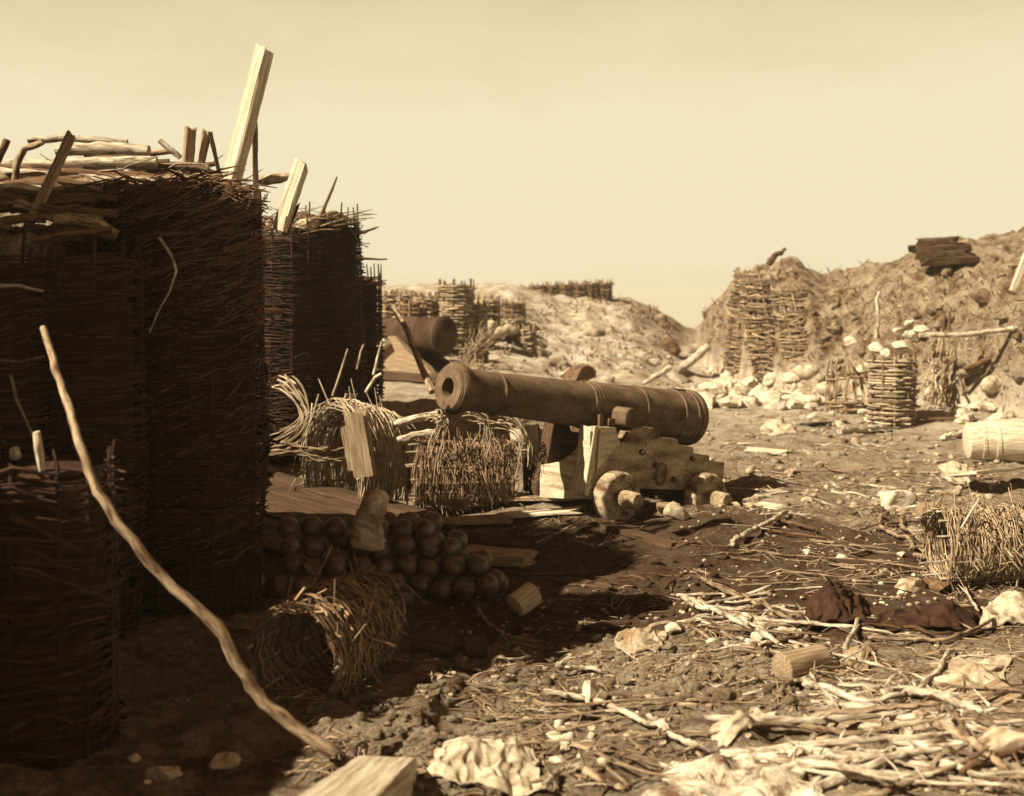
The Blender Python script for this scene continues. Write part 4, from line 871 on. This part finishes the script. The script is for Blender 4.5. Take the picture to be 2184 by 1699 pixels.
BR_ = [
 ('long bow-shaped peeled branch sweeping up to the right in the lower right corner', [(1710, 1468), (1800, 1496), (1890, 1502), (1960, 1485), (2005, 1440), (2032, 1398)], 15, 'bark_pale'),
 ('thick peeled branch running right from the middle of the bow-shaped one', [(1925, 1494), (2010, 1508), (2060, 1522), (2105, 1540)], 22, 'bark_pale'),
 ('long slender pole slanting through the near ground below the white limestone block', [(1160, 1488), (1260, 1510), (1340, 1540), (1420, 1575), (1490, 1606)], 15, 'bark_pale'),
 ('short peeled stick lying above the white limestone block', [(1186, 1432), (1240, 1440), (1284, 1446)], 13, 'bark_pale'),
 ('short forked peeled stick left of the pale strip of canvas', [(1382, 1540), (1415, 1556), (1440, 1582)], 13, 'bark_pale'),
 ('long pale branch lying under the strip of canvas and running right', [(1600, 1562), (1700, 1570), (1800, 1580), (1890, 1584)], 14, 'bark_mid'),
 ('upper straight peeled branch of the bottom right tangle', [(1735, 1598), (1820, 1612), (1885, 1622)], 12, 'bark_pale'),
 ('longest thick peeled branch of the bottom right tangle', [(1738, 1612), (1850, 1632), (1960, 1645), (2060, 1660), (2145, 1690)], 19, 'bark_pale'),
 ('peeled branch lying lowest along the bottom right of the picture', [(1770, 1672), (1870, 1668), (1990, 1668)], 16, 'bark_pale'),
 ('thick slanting branch going down to the right corner', [(1985, 1556), (2050, 1588), (2110, 1630), (2150, 1660)], 22, 'bark_mid'),
 ('dark branch rising to the right edge at the bottom corner', [(2050, 1668), (2110, 1640), (2184, 1612)], 18, 'bark_dark'),
 ('short mottled branch slanting under the thick peeled one', [(2000, 1520), (2040, 1550), (2065, 1590)], 20, 'bark_mid'),
 ('stout pale branch ending beside the buff boulder', [(2060, 1540), (2105, 1560), (2135, 1588)], 20, 'bark_mid'),
 ('thin peeled stick lying flat between the bow-shaped branch and the canvas', [(1730, 1508), (1800, 1512), (1880, 1520), (1930, 1532)], 9, 'bark_pale'),
 ('short straight white stick in the middle of the bottom right tangle', [(1905, 1618), (1970, 1612)], 11, 'bark_pale'),
 ('long curved dark withy reaching from the coat to the lower right', [(1620, 1392), (1700, 1375), (1740, 1345), (1790, 1338)], 8, 'bark_dark'),
 ('crooked dark stem winding below the short log', [(1665, 1490), (1700, 1455), (1740, 1438), (1810, 1432)], 9, 'bark_mid'),
 ('forked pale stick standing out in front of the black coat', [(1800, 1395), (1825, 1350), (1838, 1318)], 11, 'bark_pale'),
 ('long dark stem lying right of the leather flap', [(1850, 1372), (1950, 1376), (2040, 1366), (2120, 1330)], 10, 'bark_mid'),
 ('long dark pole along the front of the low black cloth', [(1840, 1342), (1920, 1350), (2010, 1362), (2060, 1366)], 8, 'bark_dark'),
 ('crooked fallen branch rising to a thick end right of the gun wheel', [(1562, 1170), (1590, 1150), (1625, 1130), (1650, 1118), (1680, 1100)], 13, 'bark_pale'),
 ('straight dark stick lying right of the crooked fallen branch', [(1655, 1118), (1700, 1128), (1745, 1140)], 9, 'bark_dark'),
 ('thin dark switch lying on the soil below the straight dark stick', [(1645, 1140), (1700, 1148), (1760, 1156)], 6, 'bark_dark'),
 ('upper long slanting pole on the brush heap in front of the gun', [(1500, 1248), (1590, 1290), (1650, 1318), (1715, 1345)], 12, 'bark_mid'),
 ('lower long slanting pole on the brush heap in front of the gun', [(1455, 1286), (1530, 1318), (1610, 1350), (1660, 1385)], 14, 'bark_pale'),
 ('jagged forked branch at the left end of the brush heap', [(1470, 1298), (1510, 1312), (1560, 1315), (1600, 1330)], 15, 'bark_pale'),
 ('pale stick lying below the brush heap with one end on the soil', [(1560, 1330), (1600, 1350), (1640, 1362)], 11, 'bark_pale'),
 ('twisted looping root lying left of the sunlit fallen gabion', [(1880, 1108), (1878, 1128), (1910, 1150), (1940, 1160), (1948, 1180)], 10, 'bark_mid'),
 ('second twisted root curling beside the looping one', [(1925, 1110), (1924, 1135), (1955, 1155), (1985, 1180)], 11, 'bark_mid'),
 ('long straight switch running right to the sunlit fallen gabion', [(1890, 1124), (1960, 1122), (2040, 1120)], 6, 'bark_mid'),
 ('pale pole slanting in the soil left of the sunlit fallen gabion', [(1950, 1192), (2010, 1206), (2060, 1212)], 12, 'bark_mid'),
 ('thin stem running from the sunlit gabion down to the white cloth', [(2040, 1230), (2060, 1270), (2085, 1312)], 7, 'bark_pale'),
 ('pale log lying flat on the sunlit ground behind the gun', [(1790, 930), (1850, 925), (1895, 922)], 16, 'bark_pale'),
 ('grey board-like stick left of the pale hooped keg', [(2005, 945), (2045, 935), (2066, 925)], 14, 'bark_pale'),
 ('long dark stick lying across the sunlit ground behind the gun', [(1930, 905), (2000, 900), (2070, 898)], 8, 'bark_dark'),
 ('curved withy arching over the soil right of the dark billets', [(1015, 1298), (1035, 1335), (1080, 1370), (1160, 1385), (1210, 1398)], 9, 'bark_mid'),
 ('second curved withy below the arching one by the dark billets', [(1040, 1350), (1085, 1382), (1150, 1392)], 7, 'bark_mid'),
 ('short pale stick lying right of the stubby dark billet', [(1048, 1420), (1090, 1417), (1130, 1410)], 7, 'bark_pale'),
 ('thin pale straw lying on dark soil above the canvas sack', [(1098, 1525), (1150, 1527), (1190, 1530)], 6, 'bark_pale'),
 ('rolled stick lying right of the canvas sack', [(1262, 1618), (1310, 1640)], 12, 'bark_mid'),
 ('stubby peeled stick with a round white end below the canvas sack', [(1160, 1692), (1190, 1668), (1225, 1652)], 15, 'bark_pale'),
 ('mottled billet right of the stubby peeled stick', [(1245, 1660), (1290, 1688)], 20, 'bark_mid'),
]
for lab, pts, w, mat in BR_: gstick(lab, pts, w, mat)
pole('thin twig slanting up out of the sunlit fallen gabion', [(2050, 1128), (2075, 1085), (2090, 1062)], 5, 8.6, 'bark_pale', 'twig', 'twig', sides=6)
# ------------------------------------------------------------------ scattered sticks and stones, one object each
def zone_pick(z):
    x0, y0, x1, y1 = z; return R.uniform(x0, x1), R.uniform(y0, y1)
Z = [((1480, 1270, 1760, 1400), 26, 'short sunlit stick in the brush heap in front of the gun', 'bark_pale', (.18, .6)),
     ((1700, 1480, 2180, 1690), 46, 'short broken stick in the tangle of branches at the lower right', 'bark_pale', (.12, .5)),
     ((1640, 1380, 2170, 1480), 24, 'short broken stick around the cut log and the canvas sheet', 'bark_mid', (.12, .45)),
     ((1050, 1500, 1480, 1680), 30, 'short broken stick in the litter between the canvas sack and the hide', 'bark_mid', (.1, .4)),
     ((1540, 1110, 2000, 1270), 24, 'short dark stick on the soil between the gun and the sunlit fallen gabion', 'bark_mid', (.2, .7)),
     ((1560, 1000, 2100, 1100), 22, 'short pale stick on the sunlit ground right of the gun', 'bark_pale', (.2, .7)),
     ((1520, 860, 2080, 980), 30, 'short pale stick on the bright ground behind the gun', 'bark_pale', (.3, .9)),
     ((900, 1400, 1300, 1500), 14, 'short dark stick on the shadowed soil before the dark billets', 'bark_dark', (.1, .35)),
     ((560, 940, 900, 1000), 16, 'broken stick in the wicker litter round the split post', 'bark_mid', (.2, .6)),
     ((1150, 1130, 1540, 1260), 16, 'short dark stick on the shadowed soil in front of the gun', 'bark_dark', (.2, .7))]
for z, n, lab, mat, (l0, l1) in Z:
    for i in range(n):
        p = G(*zone_pick(z)); a = R.gauss(0, .55) + (PI if R.random() < .5 else 0); L_ = R.uniform(l0, l1); r = R.uniform(.006, .015) * (1 if p.y < 11 else 1.4)
        ax = V((math.cos(a), math.sin(a), 0)); q = []; cv = R.uniform(-.25, .25)
        for k in range(7):
            u = k / 6 - .5; s = p + ax * (u * L_) + V((-ax.y, ax.x, 0)) * (cv * u * u * L_); q.append(s)
        z0, z1 = h(q[0].x, q[0].y), h(q[-1].x, q[-1].y); dz = R.uniform(0, .06) if R.random() < .4 else 0
        for k, s in enumerate(q): s.z = max(lerp(z0, z1 + dz, k / 6), h(s.x, s.y)) + r * .35
        mb = MB(); twiggy(mb, q, [r * (1 - .08 * k) for k in range(7)], 6, .4, R.choice((0, 0, 1, 2)))
        tag(mb.build('stick', M[mat if R.random() < .7 else 'bark_mid'], None, 60), lab, 'stick', lab + ' (all)')
THICK = [((1700, 1500, 2180, 1690), 26, 'thick peeled branch among the tangle at the lower right', 'bark_pale', (.5, 1.1), (.013, .026)),
     ((1650, 1400, 2180, 1510), 10, 'long thin branch lying between the cut log and the canvas sheet', 'bark_pale', (.5, 1.2), (.008, .014)),
     ((1480, 1260, 1750, 1390), 14, 'long pole lying in the brush heap in front of the gun', 'bark_pale', (.5, 1.0), (.01, .018)),
     ((1120, 1480, 1520, 1660), 12, 'long thin branch in the litter between the canvas sack and the hide', 'bark_mid', (.4, .9), (.007, .014)),
     ((1700, 1120, 2030, 1260), 10, 'long thin dark branch on the soil left of the sunlit fallen gabion', 'bark_mid', (.5, 1.2), (.008, .014))]
for z, n, lab, mat, (l0, l1), (r0, r1) in THICK:
    for i in range(n):
        p = G(*zone_pick(z)); a = -.35 + R.gauss(0, .45); L_ = R.uniform(l0, l1); r = R.uniform(r0, r1); ax = V((math.cos(a), math.sin(a), 0)); q = []; cv = R.uniform(-.35, .35); o = R.random() * 50
        for k in range(12):
            u = k / 11 - .5; q.append(p + ax * (u * L_) + V((-ax.y, ax.x, 0)) * (cv * u * u * L_ + .03 * nz(u * 4, o)))
        z0, z1 = h(q[0].x, q[0].y), h(q[-1].x, q[-1].y); dz = R.uniform(0, .09)
        for k, s_ in enumerate(q): s_.z = max(lerp(z0, z1 + dz, k / 11), h(s_.x, s_.y)) + r * .4
        mb = MB(); twiggy(mb, q, [r * (1 - .045 * k) for k in range(12)], 7, .4, R.choice((1, 2, 3, 4)))
        tag(mb.build('branch', M[mat if R.random() < .75 else 'bark_mid'], None, 60), lab, 'branch', lab + ' (all)')
ZS = [((1490, 812, 1730, 878), 80, 'white rubble stone in the bright heap behind the cannon breech', 'stone', (.06, .26)),
      ((1720, 860, 1860, 910), 14, 'pale stone on the ground left of the upright gabion foot', 'stone', (.06, .16)),
      ((2030, 868, 2150, 915), 14, 'pale stone in the rubble above the hooped keg', 'stone', (.08, .22)),
      ((1560, 930, 2080, 1090), 26, 'pale stone on the sunlit ground right of the gun', 'stone_mid', (.03, .08)),
      ((1700, 1180, 2050, 1290), 26, 'pale stone in the crumbly soil behind the black coat', 'stone', (.02, .06)),
      ((1500, 1300, 1700, 1400), 14, 'pale stone under the sticks of the brush heap', 'stone', (.02, .05)),
      ((1180, 1540, 1330, 1640), 16, 'pale stone among the litter right of the canvas sack', 'stone', (.02, .045)),
      ((1700, 1450, 2100, 1640), 26, 'pale stone among the branches at the lower right', 'stone_mid', (.015, .05)),
      ((1000, 1310, 1420, 1480), 16, 'small stone on the shadowed soil before the round shot', 'stone_mid', (.01, .03)),
      ((1150, 820, 1480, 900), 10, 'pale stone on the ground seen over the cannon barrel', 'stone', (.06, .14))]
for z, n, lab, mat, (r0, r1) in ZS:
    for i in range(n):
        p = G(*zone_pick(z)); r = lerp(r0, r1, R.random() ** 2)
        mb = MB(); mb.rock(p + V((0, 0, r * .3)), r, (R.uniform(.9, 1.5), 1, R.uniform(.55, .95)), 2 if r * F / p.y < 16 else 3)
        tag(mb.build('stone', M[mat], None, 45), lab, 'stone', lab + ' (all)')
BS = [((1480, 1290), (1560, 1318), .13, 'flat scrap of board at the left end of the brush heap', 'wood_grey'), ((1600, 1318), (1680, 1348), .16, 'wide pale scrap of board under the slanting poles of the brush heap', 'wood_pale'), ((1935, 1240), (2010, 1262), .12, 'scrap of board behind the gap between the black coat and cloth', 'wood_grey'),
      ((1960, 1440), (2085, 1458), .2, 'long flat scrap of board in front of the canvas sheet', 'wood_grey'), ((1810, 1540), (1900, 1556), .12, 'scrap of board below the bow-shaped branch', 'wood_grey'), ((1440, 1640), (1500, 1668), .1, 'scrap of pale board at the left corner of the hide', 'wood_pale'), ((1880, 1060), (1990, 1052), .2, 'scrap of pale board lying right of the cannon behind the small keg', 'wood_pale'),
      ((1590, 960), (1680, 968), .2, 'flat board scrap on the bright ground just behind the carriage', 'wood_pale'), ((1700, 905), (1800, 900), .24, 'board scrap in the rubble left of the upright gabion', 'wood_grey'), ((1595, 1075), (1660, 1085), .14, 'scrap of board lying right of the rear carriage wheel', 'wood_pale'), ((2000, 1300), (2060, 1296), .12, 'scrap of board behind the low black cloth', 'wood_grey'), ((1230, 1590), (1300, 1612), .09, 'scrap of board right of the canvas sack', 'wood_grey'), ((1200, 1240), (1300, 1256), .12, 'dark scrap of board in the shade right of the cannonballs', 'wood_mid'), ((2090, 1500), (2160, 1470), .2, 'tilted scrap of board at the right edge below the white cloth', 'wood_grey'), ((1780, 1010), (1850, 1000), .16, 'scrap of board in the middle of the sunlit ground', 'wood_grey')]
for a, b, w_, lab, mat in BS: gplank(lab, a, b, w_, .02, mat, .012, 'board_scrap', .07, R.uniform(-.15, .15))
# uncountable litter
def litter(name, n, zones, mat, ln, rad, label):
    mb = MB()
    for _ in range(n):
        p = G(*zone_pick(R.choice(zones)))
        if nz(p.x * .9, p.y * .9, 3.3) + .5 * nz(p.x * 2.7, p.y * 2.7, 1.3) < -.02 + (.25 if 8.2 < p.y < 11.5 and p.x < 3 else 0): continue
        a = R.gauss(0, 1.1); L_ = R.uniform(*ln) * (1 if p.y < 12 else 1.7); r = R.uniform(*rad) * (1 if p.y < 12 else 1.7)
        ax = V((math.cos(a), math.sin(a), 0)) * L_ * .5; q0, q1 = p - ax, p + ax
        q0.z = h(q0.x, q0.y) + r * .6; q1.z = h(q1.x, q1.y) + r * .6 + (R.uniform(0, .05) if R.random() < .25 else 0)
        m_ = p.copy(); m_.z = max((q0.z + q1.z) / 2, h(p.x, p.y) + r * .5) + R.uniform(0, .012); m_ += V((R.gauss(0, .06), R.gauss(0, .06), 0)) * L_
        mb.tube([q0, m_, q1], [r, r, r * .5], 4)
    tag(mb.build(name, M[mat], None, 60), label, 'litter', kind='stuff')
FG = [(1050, 1400, 2184, 1699), (1400, 1260, 2184, 1500), (1450, 1080, 2184, 1300), (1500, 860, 2150, 1100)]
litter('twig_litter', 2600, FG, 'bark_mid', (.05, .22), (.002, .005), 'fine broken twigs and chips littering the sunlit ground')
litter('straw_litter', 350, FG, 'weave_pale', (.06, .26), (.0015, .0035), 'pale straw and splinters strewn over the trodden ground')
litter('shadow_litter', 1700, [(560, 1000, 1250, 1140), (880, 1260, 1500, 1500), (1100, 1100, 1600, 1300), (560, 930, 900, 1010), (640, 1480, 1150, 1699), (640, 1560, 1150, 1699), (860, 1500, 1150, 1699)], 'bark_mid', (.05, .25), (.002, .005), 'dark fine twigs strewn over the shadowed soil and boards')
mb = MB()
for _ in range(1500):
    p = G(*zone_pick(R.choice(FG + [(900, 1250, 1500, 1500), (1150, 700, 1480, 860), (1500, 640, 2180, 880)]))); r = R.uniform(.006, .022) * (1 if p.y < 12 else 2.2)
    mb.rock(p + V((0, 0, r * .3)), r, (1.2, 1, .8), 1, .3, 3)
tag(mb.build('pebbles', M['stone_mid'], None, 0), 'small crumbs of stone scattered over all the open ground', 'pebbles', kind='stuff')

mb = MB()
for _ in range(1100):
    p = G(*zone_pick(R.choice([FG[3]] + [(660, 1500, 1120, 1699), (860, 1520, 1120, 1699), (1000, 1150, 1560, 1320), (1100, 1300, 1700, 1560), (1250, 1330, 1750, 1540), (900, 1250, 1500, 1500)]))); r = R.uniform(.012, .05) * (1 if p.y < 12 else 1.8) * R.random() ** .4
    mb.rock(p + V((0, 0, r * .15)), r, (1.2, 1, .75), 2, .4, 4)
tag(mb.build('earth_clods', M['ground'], None, 60), 'crumbled clods of earth covering the trodden ground', 'earth clods', kind='stuff')
mb = MB()
for _ in range(900):
    z = R.choice([(1000, 640, 1480, 800), (1500, 560, 2184, 860), (1600, 540, 2184, 800), (800, 660, 1000, 800)])
    p = G(*zone_pick(z))
    if p.y > 58: continue
    for k in range(4):
        a = R.random() * 6.3; l = R.uniform(.05, .2) * p.y / 26; q = p + V((R.gauss(0, .08), R.gauss(0, .08), 0)); q.z = h(q.x, q.y) - .01
        t = q + V((math.cos(a) * l * .8, math.sin(a) * l * .8, l * R.uniform(.3, 1)))
        n_ = V((-math.sin(a), math.cos(a), 0)) * R.uniform(.008, .02) * p.y / 26
        mb.add([q - n_, q + n_, (q + t) / 2 + n_ * .8 + V((0, 0, l * .15)), t], [(0, 1, 2), (0, 2, 3)])
tag(mb.build('dry_grass', M['weave_mid'], None, 0), 'dry tufts and scrub covering the far bank and the earthwork', 'dry grass', kind='stuff')
mb = MB()
for _ in range(200):
    p = G(*zone_pick(R.choice([(1500, 560, 2184, 880), (1500, 620, 2184, 880), (1000, 650, 1480, 800), (1140, 740, 1480, 830)])))
    if p.y > 50: continue
    r = R.uniform(.04, .11) + .16 * R.random() ** 5
    mb.rock(p + V((0, 0, -r * .1)), r, (R.uniform(.9, 1.6), 1, R.uniform(.6, 1.1)), 3 if r > .12 else 2, .35, 6)
tag(mb.build('slumped_clods', M['ground'], None, 60), 'slumped clods and lumps of soil over the far bank and the earthwork', 'earth clods', kind='stuff')
for i, (px, py, d) in enumerate([(1720, 800, 0), (1770, 838, 0), (1560, 812, 0), (2120, 830, 0), (1850, 800, 0), (2000, 850, 0)]):
    g_ = G(px, py); bag(['torn pale sandbag slumped at the foot of the earthwork cleft', 'pale sandbag lying left of the broken bare-stake gabion', 'slumped pale sandbag under the tip of the earthwork', 'half buried sandbag low on the earthwork at the right edge', 'flattened sandbag behind the gap between the two standing gabions', 'pale sandbag lying in front of the straw sheaf'][i], g_ + V((0, 0, .07)), .17, (1, R.uniform(-.5, .5), R.uniform(-.15, .15)), .55)
# ------------------------------------------------------------------ camera, sun, sky
hz = MB(); x0, x1, y0, y1, z0, z1 = -9500, 9500, -200, 31000, -27, 6.2
hz.v = [(x0, y0, z0), (x1, y0, z0), (x1, y1, z0), (x0, y1, z0), (x0, y0, z1), (x1, y0, z1), (x1, y1, z1), (x0, y1, z1)]; hz.g = hz.v
hz.f = [(3, 2, 1, 0), (4, 5, 6, 7), (0, 1, 5, 4), (1, 2, 6, 5), (2, 3, 7, 6), (3, 0, 4, 7)]
hm = bpy.data.materials.new('pale_air'); hm.use_nodes = True; hn = hm.node_tree; hn.nodes.remove(hn.nodes['Principled BSDF'])
pv = hn.nodes.new('ShaderNodeVolumePrincipled'); pv.inputs['Color'].default_value = (.86, .83, .73, 1); pv.inputs['Density'].default_value = HAZE = .0008
hn.links.new(pv.outputs[0], hn.nodes['Material Output'].inputs['Volume'])
tag(hz.build('haze', hm, smooth=0, origin=(0, 0, 0)), kind='stuff')
cam = bpy.data.cameras.new('camera'); co = bpy.data.objects.new('camera', cam); COL.objects.link(co)
co.location = (0, 0, CAMZ); co.rotation_euler = (PI / 2, 0, 0)
cam.sensor_width = 36; cam.lens = 36 * F / 2184; cam.shift_y = -(849.5 - CY) / 2184; cam.clip_end = 60000; cam.clip_start = .05
cam.dof.use_dof = True; cam.dof.focus_distance = 9.6; cam.dof.aperture_fstop = 1.7
sc.camera = co
EL = math.radians(42); S = V((-math.cos(EL) * .9, -math.cos(EL) * .436, math.sin(EL))).normalized()
sl = bpy.data.lights.new('sun', 'SUN'); sl.energy = 5.0; sl.angle = math.radians(.5); sl.color = (1, .87, .62)
so = bpy.data.objects.new('sun', sl); COL.objects.link(so); so.rotation_euler = S.to_track_quat('Z', 'Y').to_euler(); so.location = (-20, 5, 20)
wd = bpy.data.worlds.new('World'); sc.world = wd; wd.use_nodes = True; nt = wd.node_tree; N = nt.nodes; L = nt.links
sk = N.new('ShaderNodeTexSky'); sk.sky_type = 'NISHITA'; sk.sun_disc = False; sk.sun_elevation = EL; sk.sun_rotation = math.atan2(S.x, S.y); sk.dust_density = 2.5
bw = N.new('ShaderNodeRGBToBW'); L.new(sk.outputs[0], bw.inputs[0])
mr = N.new('ShaderNodeMapRange'); mr.inputs[1].default_value = 0; mr.inputs[2].default_value = 4; mr.inputs[3].default_value = .665; mr.inputs[4].default_value = .73; L.new(bw.outputs[0], mr.inputs[0])
tc = N.new('ShaderNodeTexCoord'); sp = N.new('ShaderNodeSeparateXYZ'); L.new(tc.outputs['Generated'], sp.inputs[0])
ev = N.new('ShaderNodeMapRange'); ev.inputs[1].default_value = .0; ev.inputs[1].default_value = .12; ev.inputs[2].default_value = .6; ev.inputs[3].default_value = 1.0; ev.inputs[4].default_value = .37; ev.interpolation_type = 'SMOOTHERSTEP' if False else 'LINEAR'; L.new(sp.outputs[2], ev.inputs[0])
cn = N.new('ShaderNodeTexNoise'); cn.inputs['Scale'].default_value = 5; cn.inputs['Detail'].default_value = 9; cn.inputs['Roughness'].default_value = .7; cm = N.new('ShaderNodeMapping'); cm.inputs['Scale'].default_value = (1, 1, 3.2); L.new(tc.outputs['Generated'], cm.inputs[0]); L.new(cm.outputs[0], cn.inputs['Vector'])
cl = N.new('ShaderNodeMapRange'); cl.inputs[1].default_value = .3; cl.inputs[2].default_value = .7; cl.inputs[3].default_value = -.028; cl.inputs[4].default_value = .028; L.new(cn.outputs['Fac'], cl.inputs[0])
ca = N.new('ShaderNodeMath'); ca.operation = 'ADD'; L.new(mr.outputs[0], ca.inputs[0]); L.new(cl.outputs[0], ca.inputs[1])
dv = N.new('ShaderNodeMath'); dv.operation = 'MULTIPLY'; L.new(ca.outputs[0], dv.inputs[0]); L.new(ev.outputs[0], dv.inputs[1])
rp = N.new('ShaderNodeValToRGB'); L.new(dv.outputs[0], rp.inputs[0]); cr = rp.color_ramp
for i, (p, c) in enumerate([(0, (0, 0, 0)), (.25, (.065, .021, .007)), (.45, (.16, .082, .03)), (.55, (.312, .247, .136)), (.70, (.405, .353, .234))]):
    e_ = cr.elements[i] if i < 2 else cr.elements.new(p)
    e_.position = p; e_.color = (*c, 1)
sc_ = N.new('ShaderNodeVectorMath'); sc_.operation = 'SCALE'; sc_.inputs['Scale'].default_value = 10; L.new(rp.outputs[0], sc_.inputs[0])
L.new(sc_.outputs[0], N['Background'].inputs[0]); N['Background'].inputs[1].default_value = .1
sc.view_settings.view_transform = 'Standard'; sc.view_settings.look = 'None'; sc.view_settings.exposure = 1.15; sc.view_settings.gamma = 1
sc.cycles.max_bounces = 5; sc.cycles.diffuse_bounces = 3
